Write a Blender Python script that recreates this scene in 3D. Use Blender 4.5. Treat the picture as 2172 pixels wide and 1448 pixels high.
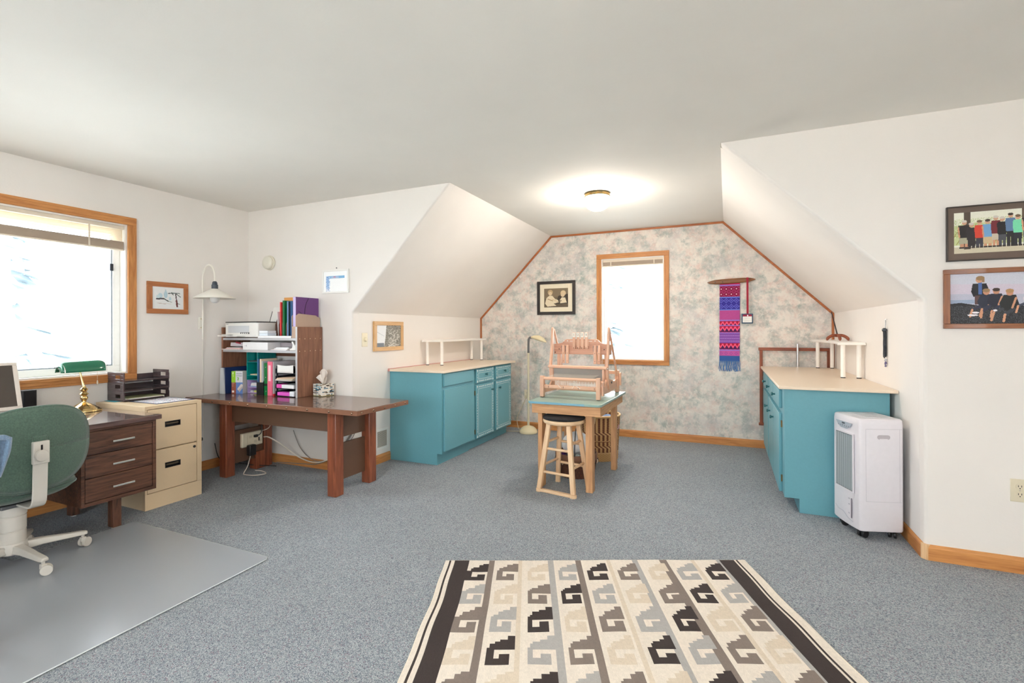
import bpy, math, random
import numpy as np
from mathutils import Vector, Matrix, Euler
random.seed(7)
rng = np.random.default_rng(7)
for o in list(bpy.data.objects): bpy.data.objects.remove(o)
scn = bpy.context.scene
COL = scn.collection
PI = math.pi
# ------------------------------------------------------------------ room numbers (metres)
XL, XR, YB, YF, YR = -4.326, 2.55, 3.428, 5.924, -2.7
XKL, XKR, XTL, XTR = -3.012, 0.979, -2.014, -0.035
ZK, H = 1.42, 2.44
# ------------------------------------------------------------------ camera
cam = bpy.data.cameras.new('camera')
cam.sensor_width = 36.0
cam.lens = 1049.34 / 2172 * 36
cam.shift_x = 22.54 / 2172
cam.shift_y = -25.42 / 2172
cam.clip_start = 0.05
co = bpy.data.objects.new('camera', cam); COL.objects.link(co)
yaw, pit, rol = math.radians(24.5451), math.radians(0.077), math.radians(-0.1862)
F = Vector((-math.sin(yaw), math.cos(yaw), 0)); R = Vector((math.cos(yaw), math.sin(yaw), 0)); U = Vector((0, 0, 1))
F2 = F * math.cos(pit) + U * math.sin(pit); U2 = U * math.cos(pit) - F * math.sin(pit)
R2 = R * math.cos(rol) + U2 * math.sin(rol); U3 = U2 * math.cos(rol) - R * math.sin(rol)
mw = Matrix((R2, U3, -F2)).transposed().to_4x4(); mw.translation = Vector((0, 0, 1.2596))
co.matrix_world = mw
scn.camera = co
# ------------------------------------------------------------------ view
vs = scn.view_settings
scn.display_settings.display_device = 'sRGB'
vs.view_transform = 'Standard'; vs.look = 'None'; vs.gamma = 1.0; vs.exposure = 1.56; vs.use_curve_mapping = False
scn.cycles.max_bounces = 14; scn.cycles.diffuse_bounces = 8; scn.cycles.glossy_bounces = 4
scn.cycles.transmission_bounces = 6; scn.cycles.transparent_max_bounces = 16
scn.cycles.caustics_reflective = False; scn.cycles.caustics_refractive = False
scn.cycles.sample_clamp_indirect = 6.0
# ------------------------------------------------------------------ bright overcast sky
W = bpy.data.worlds.new('sky'); scn.world = W; W.use_nodes = True
bg = W.node_tree.nodes['Background']
bg.inputs[0].default_value = (0.90, 0.95, 1.0, 1)
bg.inputs[1].default_value = 6.0
def portal(loc, rot, sx, sy):
    L = bpy.data.lights.new('window_daylight_portal', 'AREA'); L.shape = 'RECTANGLE'; L.size = sx; L.size_y = sy
    L.cycles.is_portal = True
    o = bpy.data.objects.new('window_daylight_portal', L); COL.objects.link(o); o.location = loc; o.rotation_euler = rot
    return o
# added fill light behind the camera, brightens the ceiling (stand and bowl below)
TL = bpy.data.lights.new('ceiling_fill_light', 'AREA'); TL.shape = 'DISK'; TL.size = 0.26; TL.energy = 45.0; TL.color = (1.0, 0.93, 0.85)
to = bpy.data.objects.new('ceiling_fill_light', TL); COL.objects.link(to); to.location = (0.7, -1.9, 1.78); to.rotation_euler = (PI, 0, 0)
# ------------------------------------------------------------------ materials
def lin(c):
    def f(v):
        v /= 255.0
        return v / 12.92 if v <= 0.04045 else ((v + 0.055) / 1.055) ** 2.4
    return (f(c[0]), f(c[1]), f(c[2]), 1.0)
MATS = {}
def newmat(name):
    m = bpy.data.materials.new(name); m.use_nodes = True
    return m, m.node_tree.nodes, m.node_tree.links, m.node_tree.nodes['Principled BSDF']
def mat(name, c, rough=0.5, metal=0.0, noise=0.0, nscale=40, bump=0.0, bscale=120, coat=0.0, spec=0.5, sheen=0.0):
    if name in MATS: return MATS[name]
    m, N, Lk, b = newmat(name)
    b.inputs['Base Color'].default_value = lin(c); b.inputs['Roughness'].default_value = rough
    b.inputs['Metallic'].default_value = metal; b.inputs['Specular IOR Level'].default_value = spec
    b.inputs['Coat Weight'].default_value = coat; b.inputs['Sheen Weight'].default_value = sheen
    tc = N.new('ShaderNodeTexCoord')
    if noise >= 0:
        nz = N.new('ShaderNodeTexNoise'); nz.inputs['Scale'].default_value = nscale; nz.inputs['Detail'].default_value = 3
        Lk.new(tc.outputs['Object'], nz.inputs['Vector'])
        mx = N.new('ShaderNodeMix'); mx.data_type = 'RGBA'; mx.blend_type = 'MULTIPLY'
        k = 1 - max(noise, 0.03)
        mr = N.new('ShaderNodeMapRange'); mr.inputs[3].default_value = k; mr.inputs[4].default_value = 2 - k
        Lk.new(nz.outputs['Fac'], mr.inputs[0])
        mx.inputs[0].default_value = 1.0; mx.inputs[6].default_value = lin(c)
        Lk.new(mr.outputs[0], mx.inputs[7]); Lk.new(mx.outputs[2], b.inputs['Base Color'])
    if bump > 0:
        n2 = N.new('ShaderNodeTexNoise'); n2.inputs['Scale'].default_value = bscale; n2.inputs['Detail'].default_value = 2
        Lk.new(tc.outputs['Object'], n2.inputs['Vector'])
        bp = N.new('ShaderNodeBump'); bp.inputs['Strength'].default_value = bump; bp.inputs['Distance'].default_value = 0.004
        Lk.new(n2.outputs['Fac'], bp.inputs['Height']); Lk.new(bp.outputs[0], b.inputs['Normal'])
    MATS[name] = m
    return m
def wood(name, c1, c2, axis='x', scale=1.0, rough=0.45, knots=False, coat=0.0, bump=0.08):
    if name in MATS: return MATS[name]
    m, N, Lk, b = newmat(name)
    tc = N.new('ShaderNodeTexCoord'); mp = N.new('ShaderNodeMapping')
    s = {'x': (1.2, 14, 14), 'y': (14, 1.2, 14), 'z': (14, 14, 1.2)}[axis]
    mp.inputs['Scale'].default_value = [v * scale for v in s]
    Lk.new(tc.outputs['Object'], mp.inputs['Vector'])
    n1 = N.new('ShaderNodeTexNoise'); n1.inputs['Scale'].default_value = 2.0; n1.inputs['Detail'].default_value = 6; n1.inputs['Distortion'].default_value = 1.2
    n2 = N.new('ShaderNodeTexNoise'); n2.inputs['Scale'].default_value = 14.0; n2.inputs['Detail'].default_value = 4
    Lk.new(mp.outputs[0], n1.inputs['Vector']); Lk.new(mp.outputs[0], n2.inputs['Vector'])
    mx = N.new('ShaderNodeMath'); mx.operation = 'MULTIPLY_ADD'; mx.inputs[1].default_value = 0.35
    Lk.new(n2.outputs['Fac'], mx.inputs[0]); Lk.new(n1.outputs['Fac'], mx.inputs[2])
    rp = N.new('ShaderNodeValToRGB'); rp.color_ramp.elements[0].position = 0.42; rp.color_ramp.elements[1].position = 0.86
    rp.color_ramp.elements[0].color = lin(c1); rp.color_ramp.elements[1].color = lin(c2)
    Lk.new(mx.outputs[0], rp.inputs[0]); Lk.new(rp.outputs[0], b.inputs['Base Color'])
    b.inputs['Roughness'].default_value = rough; b.inputs['Coat Weight'].default_value = coat
    bp = N.new('ShaderNodeBump'); bp.inputs['Strength'].default_value = bump; bp.inputs['Distance'].default_value = 0.002
    Lk.new(mx.outputs[0], bp.inputs['Height']); Lk.new(bp.outputs[0], b.inputs['Normal'])
    MATS[name] = m
    return m
def woods(name, c1, c2, **k): return {a: wood(name + '_' + a, c1, c2, a, **k) for a in 'xyz'}
def colmat(name, rough=0.8, weave=0.0, wscale=400):
    if name in MATS: return MATS[name]
    m, N, Lk, b = newmat(name)
    at = N.new('ShaderNodeAttribute'); at.attribute_name = 'print'
    b.inputs['Roughness'].default_value = rough
    Lk.new(at.outputs['Color'], b.inputs['Base Color'])
    if weave > 0:
        tc = N.new('ShaderNodeTexCoord')
        nz = N.new('ShaderNodeTexNoise'); nz.inputs['Scale'].default_value = wscale; nz.inputs['Detail'].default_value = 2
        mp = N.new('ShaderNodeMapping'); mp.inputs['Scale'].default_value = (1, 0.35, 1)
        Lk.new(tc.outputs['Object'], mp.inputs[0]); Lk.new(mp.outputs[0], nz.inputs['Vector'])
        mx = N.new('ShaderNodeMix'); mx.data_type = 'RGBA'; mx.blend_type = 'MULTIPLY'; mx.inputs[0].default_value = 1
        mr = N.new('ShaderNodeMapRange'); mr.inputs[3].default_value = 1 - weave; mr.inputs[4].default_value = 1 + weave
        Lk.new(nz.outputs['Fac'], mr.inputs[0]); Lk.new(at.outputs['Color'], mx.inputs[6]); Lk.new(mr.outputs[0], mx.inputs[7])
        Lk.new(mx.outputs[2], b.inputs['Base Color'])
        bp = N.new('ShaderNodeBump'); bp.inputs['Strength'].default_value = 0.4; bp.inputs['Distance'].default_value = 0.003
        Lk.new(nz.outputs['Fac'], bp.inputs['Height']); Lk.new(bp.outputs[0], b.inputs['Normal'])
    MATS[name] = m
    return m
def emit(name, c, s):
    m, N, Lk, b = newmat(name)
    b.inputs['Base Color'].default_value = lin(c); b.inputs['Emission Color'].default_value = lin(c); b.inputs['Emission Strength'].default_value = s
    MATS[name] = m
    return m
def clear(name, tint, haze=0.0, hazec=(200, 200, 200), rough=0.05, gloss=1.0):
    """clear sheet: lets light straight through, with a glossy surface and some milky haze"""
    m = bpy.data.materials.new(name); m.use_nodes = True
    N, Lk = m.node_tree.nodes, m.node_tree.links
    N.remove(N['Principled BSDF']); out = N['Material Output']
    t = N.new('ShaderNodeBsdfTransparent'); t.inputs[0].default_value = lin(tint)
    d = N.new('ShaderNodeBsdfDiffuse'); d.inputs[0].default_value = lin(hazec)
    a = N.new('ShaderNodeMixShader'); a.inputs[0].default_value = haze
    Lk.new(t.outputs[0], a.inputs[1]); Lk.new(d.outputs[0], a.inputs[2])
    ge = N.new('ShaderNodeNewGeometry'); hz = N.new('ShaderNodeMath'); hz.operation = 'MULTIPLY_ADD'; hz.inputs[1].default_value = -haze; hz.inputs[2].default_value = haze
    Lk.new(ge.outputs['Backfacing'], hz.inputs[0]); Lk.new(hz.outputs[0], a.inputs[0])      # milky film on the outer faces only
    g = N.new('ShaderNodeBsdfGlossy'); g.inputs['Roughness'].default_value = rough
    fr = N.new('ShaderNodeFresnel'); fr.inputs[0].default_value = 1.45
    ml = N.new('ShaderNodeMath'); ml.operation = 'MULTIPLY'; ml.inputs[1].default_value = gloss; Lk.new(fr.outputs[0], ml.inputs[0])
    b2 = N.new('ShaderNodeMixShader'); Lk.new(ml.outputs[0], b2.inputs[0]); Lk.new(a.outputs[0], b2.inputs[1]); Lk.new(g.outputs[0], b2.inputs[2])
    Lk.new(b2.outputs[0], out.inputs[0])
    MATS[name] = m
    return m
def wallpaper():
    m, N, Lk, b = newmat('sponged_wallpaper')
    tc = N.new('ShaderNodeTexCoord')
    def nz(s, d, off, dist=0.2):
        mp = N.new('ShaderNodeMapping'); mp.inputs['Location'].default_value = off; Lk.new(tc.outputs['Object'], mp.inputs[0])
        n = N.new('ShaderNodeTexNoise'); n.inputs['Scale'].default_value = s; n.inputs['Detail'].default_value = d; n.inputs['Roughness'].default_value = 0.72; n.inputs['Distortion'].default_value = dist
        Lk.new(mp.outputs[0], n.inputs['Vector']); return n
    base = lin((230, 224, 216))
    def layer(prev, n, lo, hi, c, amt):
        r = N.new('ShaderNodeMapRange'); r.inputs[1].default_value = lo; r.inputs[2].default_value = hi; r.inputs[4].default_value = amt
        Lk.new(n.outputs['Fac'], r.inputs[0])
        mx = N.new('ShaderNodeMix'); mx.data_type = 'RGBA'; Lk.new(r.outputs[0], mx.inputs[0])
        if prev is None: mx.inputs[6].default_value = base
        else: Lk.new(prev, mx.inputs[6])
        mx.inputs[7].default_value = lin(c); return mx.outputs[2]
    c = layer(None, nz(10, 10, (0, 0, 0)), 0.46, 0.66, (214, 184, 176), 0.75)
    c = layer(c, nz(9, 10, (7, 3, 1)), 0.46, 0.66, (146, 164, 160), 0.85)
    c = layer(c, nz(3.2, 6, (3, 9, 4), .3), 0.46, 0.66, (190, 188, 190), 0.55)
    c = layer(c, nz(30, 10, (1, 5, 8), .6), 0.53, 0.68, (238, 232, 224), 0.8)
    Lk.new(c, b.inputs['Base Color']); b.inputs['Roughness'].default_value = 0.6
    return m
def carpet():
    m, N, Lk, b = newmat('speckled_carpet')
    tc = N.new('ShaderNodeTexCoord')
    v = N.new('ShaderNodeTexVoronoi'); v.inputs['Scale'].default_value = 265; Lk.new(tc.outputs['Object'], v.inputs['Vector'])
    sp = N.new('ShaderNodeSeparateColor'); Lk.new(v.outputs['Color'], sp.inputs[0])
    rp = N.new('ShaderNodeValToRGB'); cr = rp.color_ramp; cr.interpolation = 'CONSTANT'
    stops = [(0, (94, 102, 116)), (0.07, (136, 114, 126)), (0.11, (118, 128, 138)), (0.30, (149, 157, 163)), (0.50, (164, 171, 176)), (0.70, (138, 147, 155)), (0.84, (179, 184, 188))]
    while len(cr.elements) < len(stops): cr.elements.new(0.5)
    for e, (p, c) in zip(cr.elements, stops): e.position = p; e.color = lin(c)
    Lk.new(sp.outputs[0], rp.inputs[0])
    n = N.new('ShaderNodeTexNoise'); n.inputs['Scale'].default_value = 3; n.inputs['Detail'].default_value = 4; Lk.new(tc.outputs['Object'], n.inputs['Vector'])
    mr = N.new('ShaderNodeMapRange'); mr.inputs[3].default_value = 0.9; mr.inputs[4].default_value = 1.1; Lk.new(n.outputs['Fac'], mr.inputs[0])
    mx = N.new('ShaderNodeMix'); mx.data_type = 'RGBA'; mx.blend_type = 'MULTIPLY'; mx.inputs[0].default_value = 1
    Lk.new(rp.outputs[0], mx.inputs[6]); Lk.new(mr.outputs[0], mx.inputs[7]); Lk.new(mx.outputs[2], b.inputs['Base Color'])
    b.inputs['Roughness'].default_value = 0.95; b.inputs['Specular IOR Level'].default_value = 0.2; b.inputs['Sheen Weight'].default_value = 0.15
    bp = N.new('ShaderNodeBump'); bp.inputs['Strength'].default_value = 0.7; bp.inputs['Distance'].default_value = 0.006
    Lk.new(v.outputs['Distance'], bp.inputs['Height']); bp.invert = True; Lk.new(bp.outputs[0], b.inputs['Normal'])
    return m
# ------------------------------------------------------------------ mesh builder
class MB:
    def __init__(s): s.v = []; s.f = []; s.M = None; s.c = None
    def xf(s, M): s.M = M; return s
    def _add(s, vs, fs):
        b = len(s.v)
        if s.M is not None: vs = [s.M @ Vector(p) for p in vs]
        s.v += [tuple(p) for p in vs]; s.f += [tuple(i + b for i in f) for f in fs]; return s
    def box(s, x0, y0, z0, x1, y1, z1):
        if x1 < x0: x0, x1 = x1, x0
        if y1 < y0: y0, y1 = y1, y0
        if z1 < z0: z0, z1 = z1, z0
        return s._add([(x0, y0, z0), (x1, y0, z0), (x1, y1, z0), (x0, y1, z0), (x0, y0, z1), (x1, y0, z1), (x1, y1, z1), (x0, y1, z1)],
                      [(3, 2, 1, 0), (4, 5, 6, 7), (0, 1, 5, 4), (1, 2, 6, 5), (2, 3, 7, 6), (3, 0, 4, 7)])
    def rbox(s, c, size, rot=(0, 0, 0)):
        M = Matrix.Translation(c) @ Euler(rot).to_matrix().to_4x4()
        hx, hy, hz = [k / 2 for k in size]
        P = [M @ Vector(p) for p in [(-hx, -hy, -hz), (hx, -hy, -hz), (hx, hy, -hz), (-hx, hy, -hz), (-hx, -hy, hz), (hx, -hy, hz), (hx, hy, hz), (-hx, hy, hz)]]
        return s._add(P, [(3, 2, 1, 0), (4, 5, 6, 7), (0, 1, 5, 4), (1, 2, 6, 5), (2, 3, 7, 6), (3, 0, 4, 7)])
    def bar(s, p0, p1, w, t, up=(0, 0, 1)):
        """rectangular bar from p0 to p1, w across, t in the 'up' direction"""
        p0 = Vector(p0); p1 = Vector(p1); d = (p1 - p0).normalized(); u = Vector(up)
        a = d.cross(u)
        if a.length < 1e-4: a = d.cross(Vector((1, 0, 0)))
        a.normalize(); u = a.cross(d).normalized()
        P = []
        for p in (p0, p1):
            for i, j in ((-1, -1), (1, -1), (1, 1), (-1, 1)): P.append(p + a * (i * w / 2) + u * (j * t / 2))
        return s._add(P, [(3, 2, 1, 0), (4, 5, 6, 7), (0, 1, 5, 4), (1, 2, 6, 5), (2, 3, 7, 6), (3, 0, 4, 7)])
    def tube(s, pts, r, n=8, cap=True, closed=False):
        pts = [Vector(p) for p in pts]; k = len(pts)
        rs = r if isinstance(r, (list, tuple)) else [r] * k
        T = []
        for i in range(k):
            if closed: d = pts[(i + 1) % k] - pts[i - 1]
            else: d = pts[min(i + 1, k - 1)] - pts[max(i - 1, 0)]
            T.append(d.normalized() if d.length > 1e-9 else Vector((0, 0, 1)))
        a = T[0].orthogonal().normalized(); vs = []
        for i in range(k):
            if i: a = (a - T[i] * a.dot(T[i]))
            if a.length < 1e-6: a = T[i].orthogonal()
            a.normalize(); b = T[i].cross(a)
            for j in range(n):
                t = 2 * PI * j / n; vs.append(pts[i] + (a * math.cos(t) + b * math.sin(t)) * rs[i])
        fs = []
        for i in range(k if closed else k - 1):
            for j in range(n):
                i2 = (i + 1) % k; fs.append((i * n + j, i * n + (j + 1) % n, i2 * n + (j + 1) % n, i2 * n + j))
        if cap and not closed: fs += [tuple(range(n))[::-1], tuple(range((k - 1) * n, k * n))]
        return s._add(vs, fs)
    def cyl(s, p0, p1, r0, r1=None, n=16): return s.tube([p0, p1], [r0, r0 if r1 is None else r1], n)
    def ribbon(s, pts, t, axis, a0, a1):
        """flat strip following 2-D points, t thick, extruded along axis from a0 to a1"""
        P = [Vector(p) for p in pts]; L, Rr = [], []; n = len(P)
        for i in range(n):
            d = (P[min(i + 1, n - 1)] - P[max(i - 1, 0)]).normalized(); q = Vector((-d.y, d.x)) * (t / 2); L.append(P[i] + q); Rr.append(P[i] - q)
        def V(p, a): return {'x': (a, p[0], p[1]), 'y': (p[0], a, p[1])}[axis]
        vs = [V(p, a) for i in range(n) for p, a in ((L[i], a0), (L[i], a1), (Rr[i], a1), (Rr[i], a0))]; fs = [(0, 1, 2, 3), tuple(range(4 * n - 4, 4 * n))]
        for i in range(n - 1):
            for j in range(4): fs.append((i * 4 + j, i * 4 + (j + 1) % 4, (i + 1) * 4 + (j + 1) % 4, (i + 1) * 4 + j))
        return s._add(vs, fs)
    def lathe(s, prof, c=(0, 0, 0), n=24, axis='z', cap=True):
        vs = []; fs = []
        for (r, z) in prof:
            for j in range(n):
                t = 2 * PI * j / n; a, b = r * math.cos(t), r * math.sin(t)
                p = {'z': (a, b, z), 'x': (z, a, b), 'y': (b, z, a)}[axis]
                vs.append((p[0] + c[0], p[1] + c[1], p[2] + c[2]))
        k = len(prof)
        for i in range(k - 1):
            for j in range(n): fs.append((i * n + j, i * n + (j + 1) % n, (i + 1) * n + (j + 1) % n, (i + 1) * n + j))
        if cap: fs += [tuple(range(n))[::-1], tuple(range((k - 1) * n, k * n))]
        return s._add(vs, fs)
    def prism(s, poly, axis, a0, a1):
        n = len(poly)
        def P(p, a): return {'x': (a, p[0], p[1]), 'y': (p[0], a, p[1]), 'z': (p[0], p[1], a)}[axis]
        vs = [P(p, a0) for p in poly] + [P(p, a1) for p in poly]
        fs = [tuple(range(n))[::-1], tuple(range(n, 2 * n))] + [(i, (i + 1) % n, n + (i + 1) % n, n + i) for i in range(n)]
        return s._add(vs, fs)
    def ball(s, c, r, sc=(1, 1, 1), n=16, m=10):
        prof = [(max(1e-4, r * math.sin(PI * i / m)), -r * math.cos(PI * i / m)) for i in range(m + 1)]
        vs = []; fs = []
        for (q, z) in prof:
            for j in range(n):
                t = 2 * PI * j / n; vs.append((c[0] + q * math.cos(t) * sc[0], c[1] + q * math.sin(t) * sc[1], c[2] + z * sc[2]))
        for i in range(m):
            for j in range(n): fs.append((i * n + j, i * n + (j + 1) % n, (i + 1) * n + (j + 1) % n, (i + 1) * n + j))
        return s._add(vs, fs)
    def sheet(s, fn, nu, nv):
        vs = [fn(i / nu, j / nv) for j in range(nv + 1) for i in range(nu + 1)]
        fs = [(j * (nu + 1) + i, j * (nu + 1) + i + 1, (j + 1) * (nu + 1) + i + 1, (j + 1) * (nu + 1) + i) for j in range(nv) for i in range(nu)]
        return s._add(vs, fs)
    def build(s, name, m, parent=None, bev=0.0, smooth=35, solid=0.0, sub=0, seg=2):
        me = bpy.data.meshes.new(name); me.from_pydata(s.v, [], s.f)
        import bmesh
        bm = bmesh.new(); bm.from_mesh(me); bmesh.ops.recalc_face_normals(bm, faces=bm.faces); bm.to_mesh(me); bm.free()
        if smooth:
            me.polygons.foreach_set('use_smooth', [True] * len(me.polygons)); me.set_sharp_from_angle(angle=math.radians(smooth))
        if m is not None: me.materials.append(m)
        if s.c is not None:
            at = me.attributes.new('print', 'FLOAT_COLOR', 'FACE'); at.data.foreach_set('color', np.asarray(s.c, dtype=np.float32).ravel())
        o = bpy.data.objects.new(name, me); COL.objects.link(o)
        if parent is not None: o.parent = parent
        if solid:
            md = o.modifiers.new('thickness', 'SOLIDIFY'); md.thickness = solid; md.offset = 0
        if bev:
            md = o.modifiers.new('bevel', 'BEVEL'); md.width = bev; md.segments = seg; md.limit_method = 'ANGLE'; md.angle_limit = math.radians(40)
        if sub:
            md = o.modifiers.new('smooth', 'SUBSURF'); md.levels = sub; md.render_levels = sub
        return o
def thing(name, label, cat, loc=(0, 0, 0), rz=0.0, group=None):
    o = bpy.data.objects.new(name, None); o.empty_display_size = 0.1; COL.objects.link(o)
    o.location = loc; o.rotation_euler = (0, 0, rz); o['label'] = label; o['category'] = cat
    if group: o['group'] = group
    return o
def tag(o, label, cat, group=None, loc=None):
    o['label'] = label; o['category'] = cat
    if group: o['group'] = group
    if loc is not None: o.location = loc
    return o
def struct(o): o['kind'] = 'structure'; return o
def stuff(o): o['kind'] = 'stuff'; return o
def box(name, m, a, b, parent=None, bev=0.0): return MB().box(*a, *b).build(name, m, parent, bev)
def copy_tree(o, parent=None):
    c = o.copy(); COL.objects.link(c)
    if parent is not None: c.parent = parent
    for ch in list(o.children): copy_tree(ch, c)
    return c
def bez(p0, p1, p2, p3, n=12):
    p0, p1, p2, p3 = map(Vector, (p0, p1, p2, p3)); out = []
    for i in range(n + 1):
        t = i / n; out.append(p0 * (1 - t) ** 3 + p1 * 3 * t * (1 - t) ** 2 + p2 * 3 * t * t * (1 - t) + p3 * t ** 3)
    return out
def curve(pts, n=8):
    """smooth path through points"""
    P = [Vector(p) for p in pts]; out = []
    for i in range(len(P) - 1):
        a = P[max(i - 1, 0)]; b = P[i]; c = P[i + 1]; d = P[min(i + 2, len(P) - 1)]
        for k in range(n):
            t = k / n; out.append(0.5 * ((2 * b) + (c - a) * t + (2 * a - 5 * b + 4 * c - d) * t * t + (3 * b - a - 3 * c + d) * t ** 3))
    out.append(P[-1]); return out
class Canvas:
    """a small flat print, one colour per cell"""
    def __init__(s, nx, ny, c=(255, 255, 255)):
        s.nx, s.ny = nx, ny; s.a = np.zeros((ny, nx, 4)); s.a[:] = lin(c)
        s.X, s.Y = np.meshgrid((np.arange(nx) + .5) / nx, (np.arange(ny) + .5) / ny)   # Y runs down
    def put(s, m, c): s.a[m] = lin(c); return s
    def rect(s, x0, y0, x1, y1, c): return s.put((s.X >= x0) & (s.X < x1) & (s.Y >= y0) & (s.Y < y1), c)
    def ell(s, cx, cy, rx, ry, c): return s.put(((s.X - cx) / rx) ** 2 + ((s.Y - cy) / ry) ** 2 < 1, c)
    def poly(s, pts, c):
        ins = np.zeros(s.X.shape, bool); n = len(pts)
        for i in range(n):
            x1, y1 = pts[i]; x2, y2 = pts[(i + 1) % n]
            if y1 == y2: continue
            k = ((y1 > s.Y) != (y2 > s.Y)) & (s.X < (x2 - x1) * (s.Y - y1) / (y2 - y1) + x1); ins ^= k
        return s.put(ins, c)
    def line(s, x0, y0, x1, y1, w, c, asp=1.0):
        dx, dy = (x1 - x0), (y1 - y0) * asp; L2 = dx * dx + dy * dy + 1e-9
        t = np.clip(((s.X - x0) * dx + (s.Y - y0) * asp * dy) / L2, 0, 1)
        d = np.hypot(s.X - x0 - t * dx, (s.Y - y0) * asp - t * dy); return s.put(d < w / 2, c)
    def speck(s, m, cols, p=1.0):
        k = m & (rng.random(s.X.shape) < p); idx = rng.integers(0, len(cols), s.X.shape)
        for i, c in enumerate(cols): s.put(k & (idx == i), c)
        return s
    def noise(s, amt): s.a[..., :3] *= (1 + (rng.random(s.X.shape) - .5) * amt)[..., None]; return s
    def mesh(s, name, m, parent, P, U_, V_):
        """P = top-left corner, U_ = vector across, V_ = vector down"""
        P, U_, V_ = Vector(P), Vector(U_), Vector(V_)
        b = MB().sheet(lambda u, v: P + U_ * u + V_ * v, s.nx, s.ny); b.c = s.a.reshape(-1, 4)
        return b.build(name, m, parent, smooth=0)
def lettering(name, txt, size, m, parent, M, extrude=0.0004, align='CENTER'):
    cu = bpy.data.curves.new(name, 'FONT'); cu.body = txt; cu.size = size; cu.extrude = extrude; cu.align_x = align; cu.align_y = 'CENTER'
    o0 = bpy.data.objects.new(name, cu); COL.objects.link(o0)
    me = bpy.data.meshes.new_from_object(o0.evaluated_get(bpy.context.evaluated_depsgraph_get())); bpy.data.objects.remove(o0); bpy.data.curves.remove(cu)
    me.materials.clear(); me.materials.append(m)
    o = bpy.data.objects.new(name, me); COL.objects.link(o); o.parent = parent; o.matrix_local = M; return o
def face_M(loc, right, up):
    r = Vector(right).normalized(); u = Vector(up).normalized(); n = r.cross(u)
    M = Matrix((r, u, n)).transposed().to_4x4(); M.translation = Vector(loc); return M
# ------------------------------------------------------------------ palette
WALL = mat('white_wall_paint', (236, 231, 226), 0.85, noise=0.01, nscale=3, bump=0.12, bscale=90)
CEIL = mat('ceiling_paint', (236, 233, 227), 0.9, noise=0.01, nscale=3, bump=0.1, bscale=90)
OAK = woods('oak_trim', (172, 106, 54), (212, 150, 88), rough=0.5)
TRIMW = woods('wallpaper_trim', (150, 82, 40), (184, 112, 62), rough=0.4)
LIGHTOAK = wood('pale_oak_block', (206, 164, 118), (228, 190, 146), 'z')
WALNUT = woods('walnut_laminate', (44, 28, 22), (114, 75, 56), rough=0.42, scale=1.5)
WALTOP = woods('walnut_desk_top', (74, 54, 52), (108, 80, 74), rough=0.24, coat=1.0)
HUTCH = woods('hutch_laminate', (104, 68, 50), (150, 104, 80), rough=0.4)
TBL = mat('leathery_table_top', (102, 72, 58), 0.22, noise=0.25, nscale=22, bump=0.02, bscale=60, coat=0.35)
TBAND = mat('table_edge_band', (124, 84, 62), 0.38, noise=0.15, nscale=30)
APRON = mat('hardboard_apron', (96, 68, 50), 0.6, noise=0.2, nscale=260)
REDW = woods('redwood_post', (98, 48, 32), (150, 84, 56), rough=0.4, coat=0.15)
PINE = woods('pine_lumber', (176, 126, 84), (214, 166, 120), rough=0.6)
MAPLE = woods('maple_loom', (208, 160, 132), (232, 188, 160), rough=0.45, scale=0.8)
BIRCH = woods('birch_stool', (218, 178, 136), (240, 208, 170), rough=0.45, scale=0.8)
DARKRED = woods('stained_frame', (116, 56, 34), (156, 84, 54), rough=0.45)
TEAL = mat('teal_cabinet_paint', (102, 162, 175), 0.42, noise=0.05, nscale=70, bump=0.05, bscale=300)
TEALD = mat('teal_knob_paint', (52, 108, 112), 0.35)
CTOP = mat('cream_laminate_counter', (232, 214, 192), 0.32)
WHITE = mat('white_plastic', (238, 236, 232), 0.4)
WLAM = mat('white_lacquer', (246, 243, 238), 0.35)
PAPER = mat('paper', (240, 238, 234), 0.8)
BLACK = mat('black_plastic', (24, 24, 27), 0.4)
DARK = mat('dark_gap', (20, 18, 18), 0.7)
BEIGE = mat('beige_enamel', (218, 194, 160), 0.4, noise=0.04, nscale=200, bump=0.05, bscale=500)
PUTTY = mat('putty_plastic', (206, 200, 190), 0.45)
GREENF = mat('green_upholstery', (76, 98, 84), 0.95, noise=0.55, nscale=150, bump=0.4, bscale=420, sheen=0.3)
CHROME = mat('chrome', (210, 210, 212), 0.15, 1.0)
NICKEL = mat('brushed_nickel', (232, 228, 220), 0.22, 1.0)
BRASS = mat('polished_brass', (224, 194, 134), 0.14, 1.0)
ABRASS = mat('antique_brass', (150, 118, 70), 0.3, 1.0)
IVORY = mat('ivory_plastic', (232, 220, 190), 0.4)
CREAM = mat('cream_enamel', (236, 222, 184), 0.35)
STEELG = mat('grey_metal', (110, 110, 112), 0.4, 0.7)
BLUETOP = mat('sea_green_table_paint', (140, 170, 162), 0.3, noise=0.08, nscale=15)
PRINT = colmat('printed_picture', 0.5)
WOVEN = colmat('woven_wool', 0.95, 0.14, 320)
GLASS = clear('window_glass', (250, 252, 252), 0.0, gloss=0.6)
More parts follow.
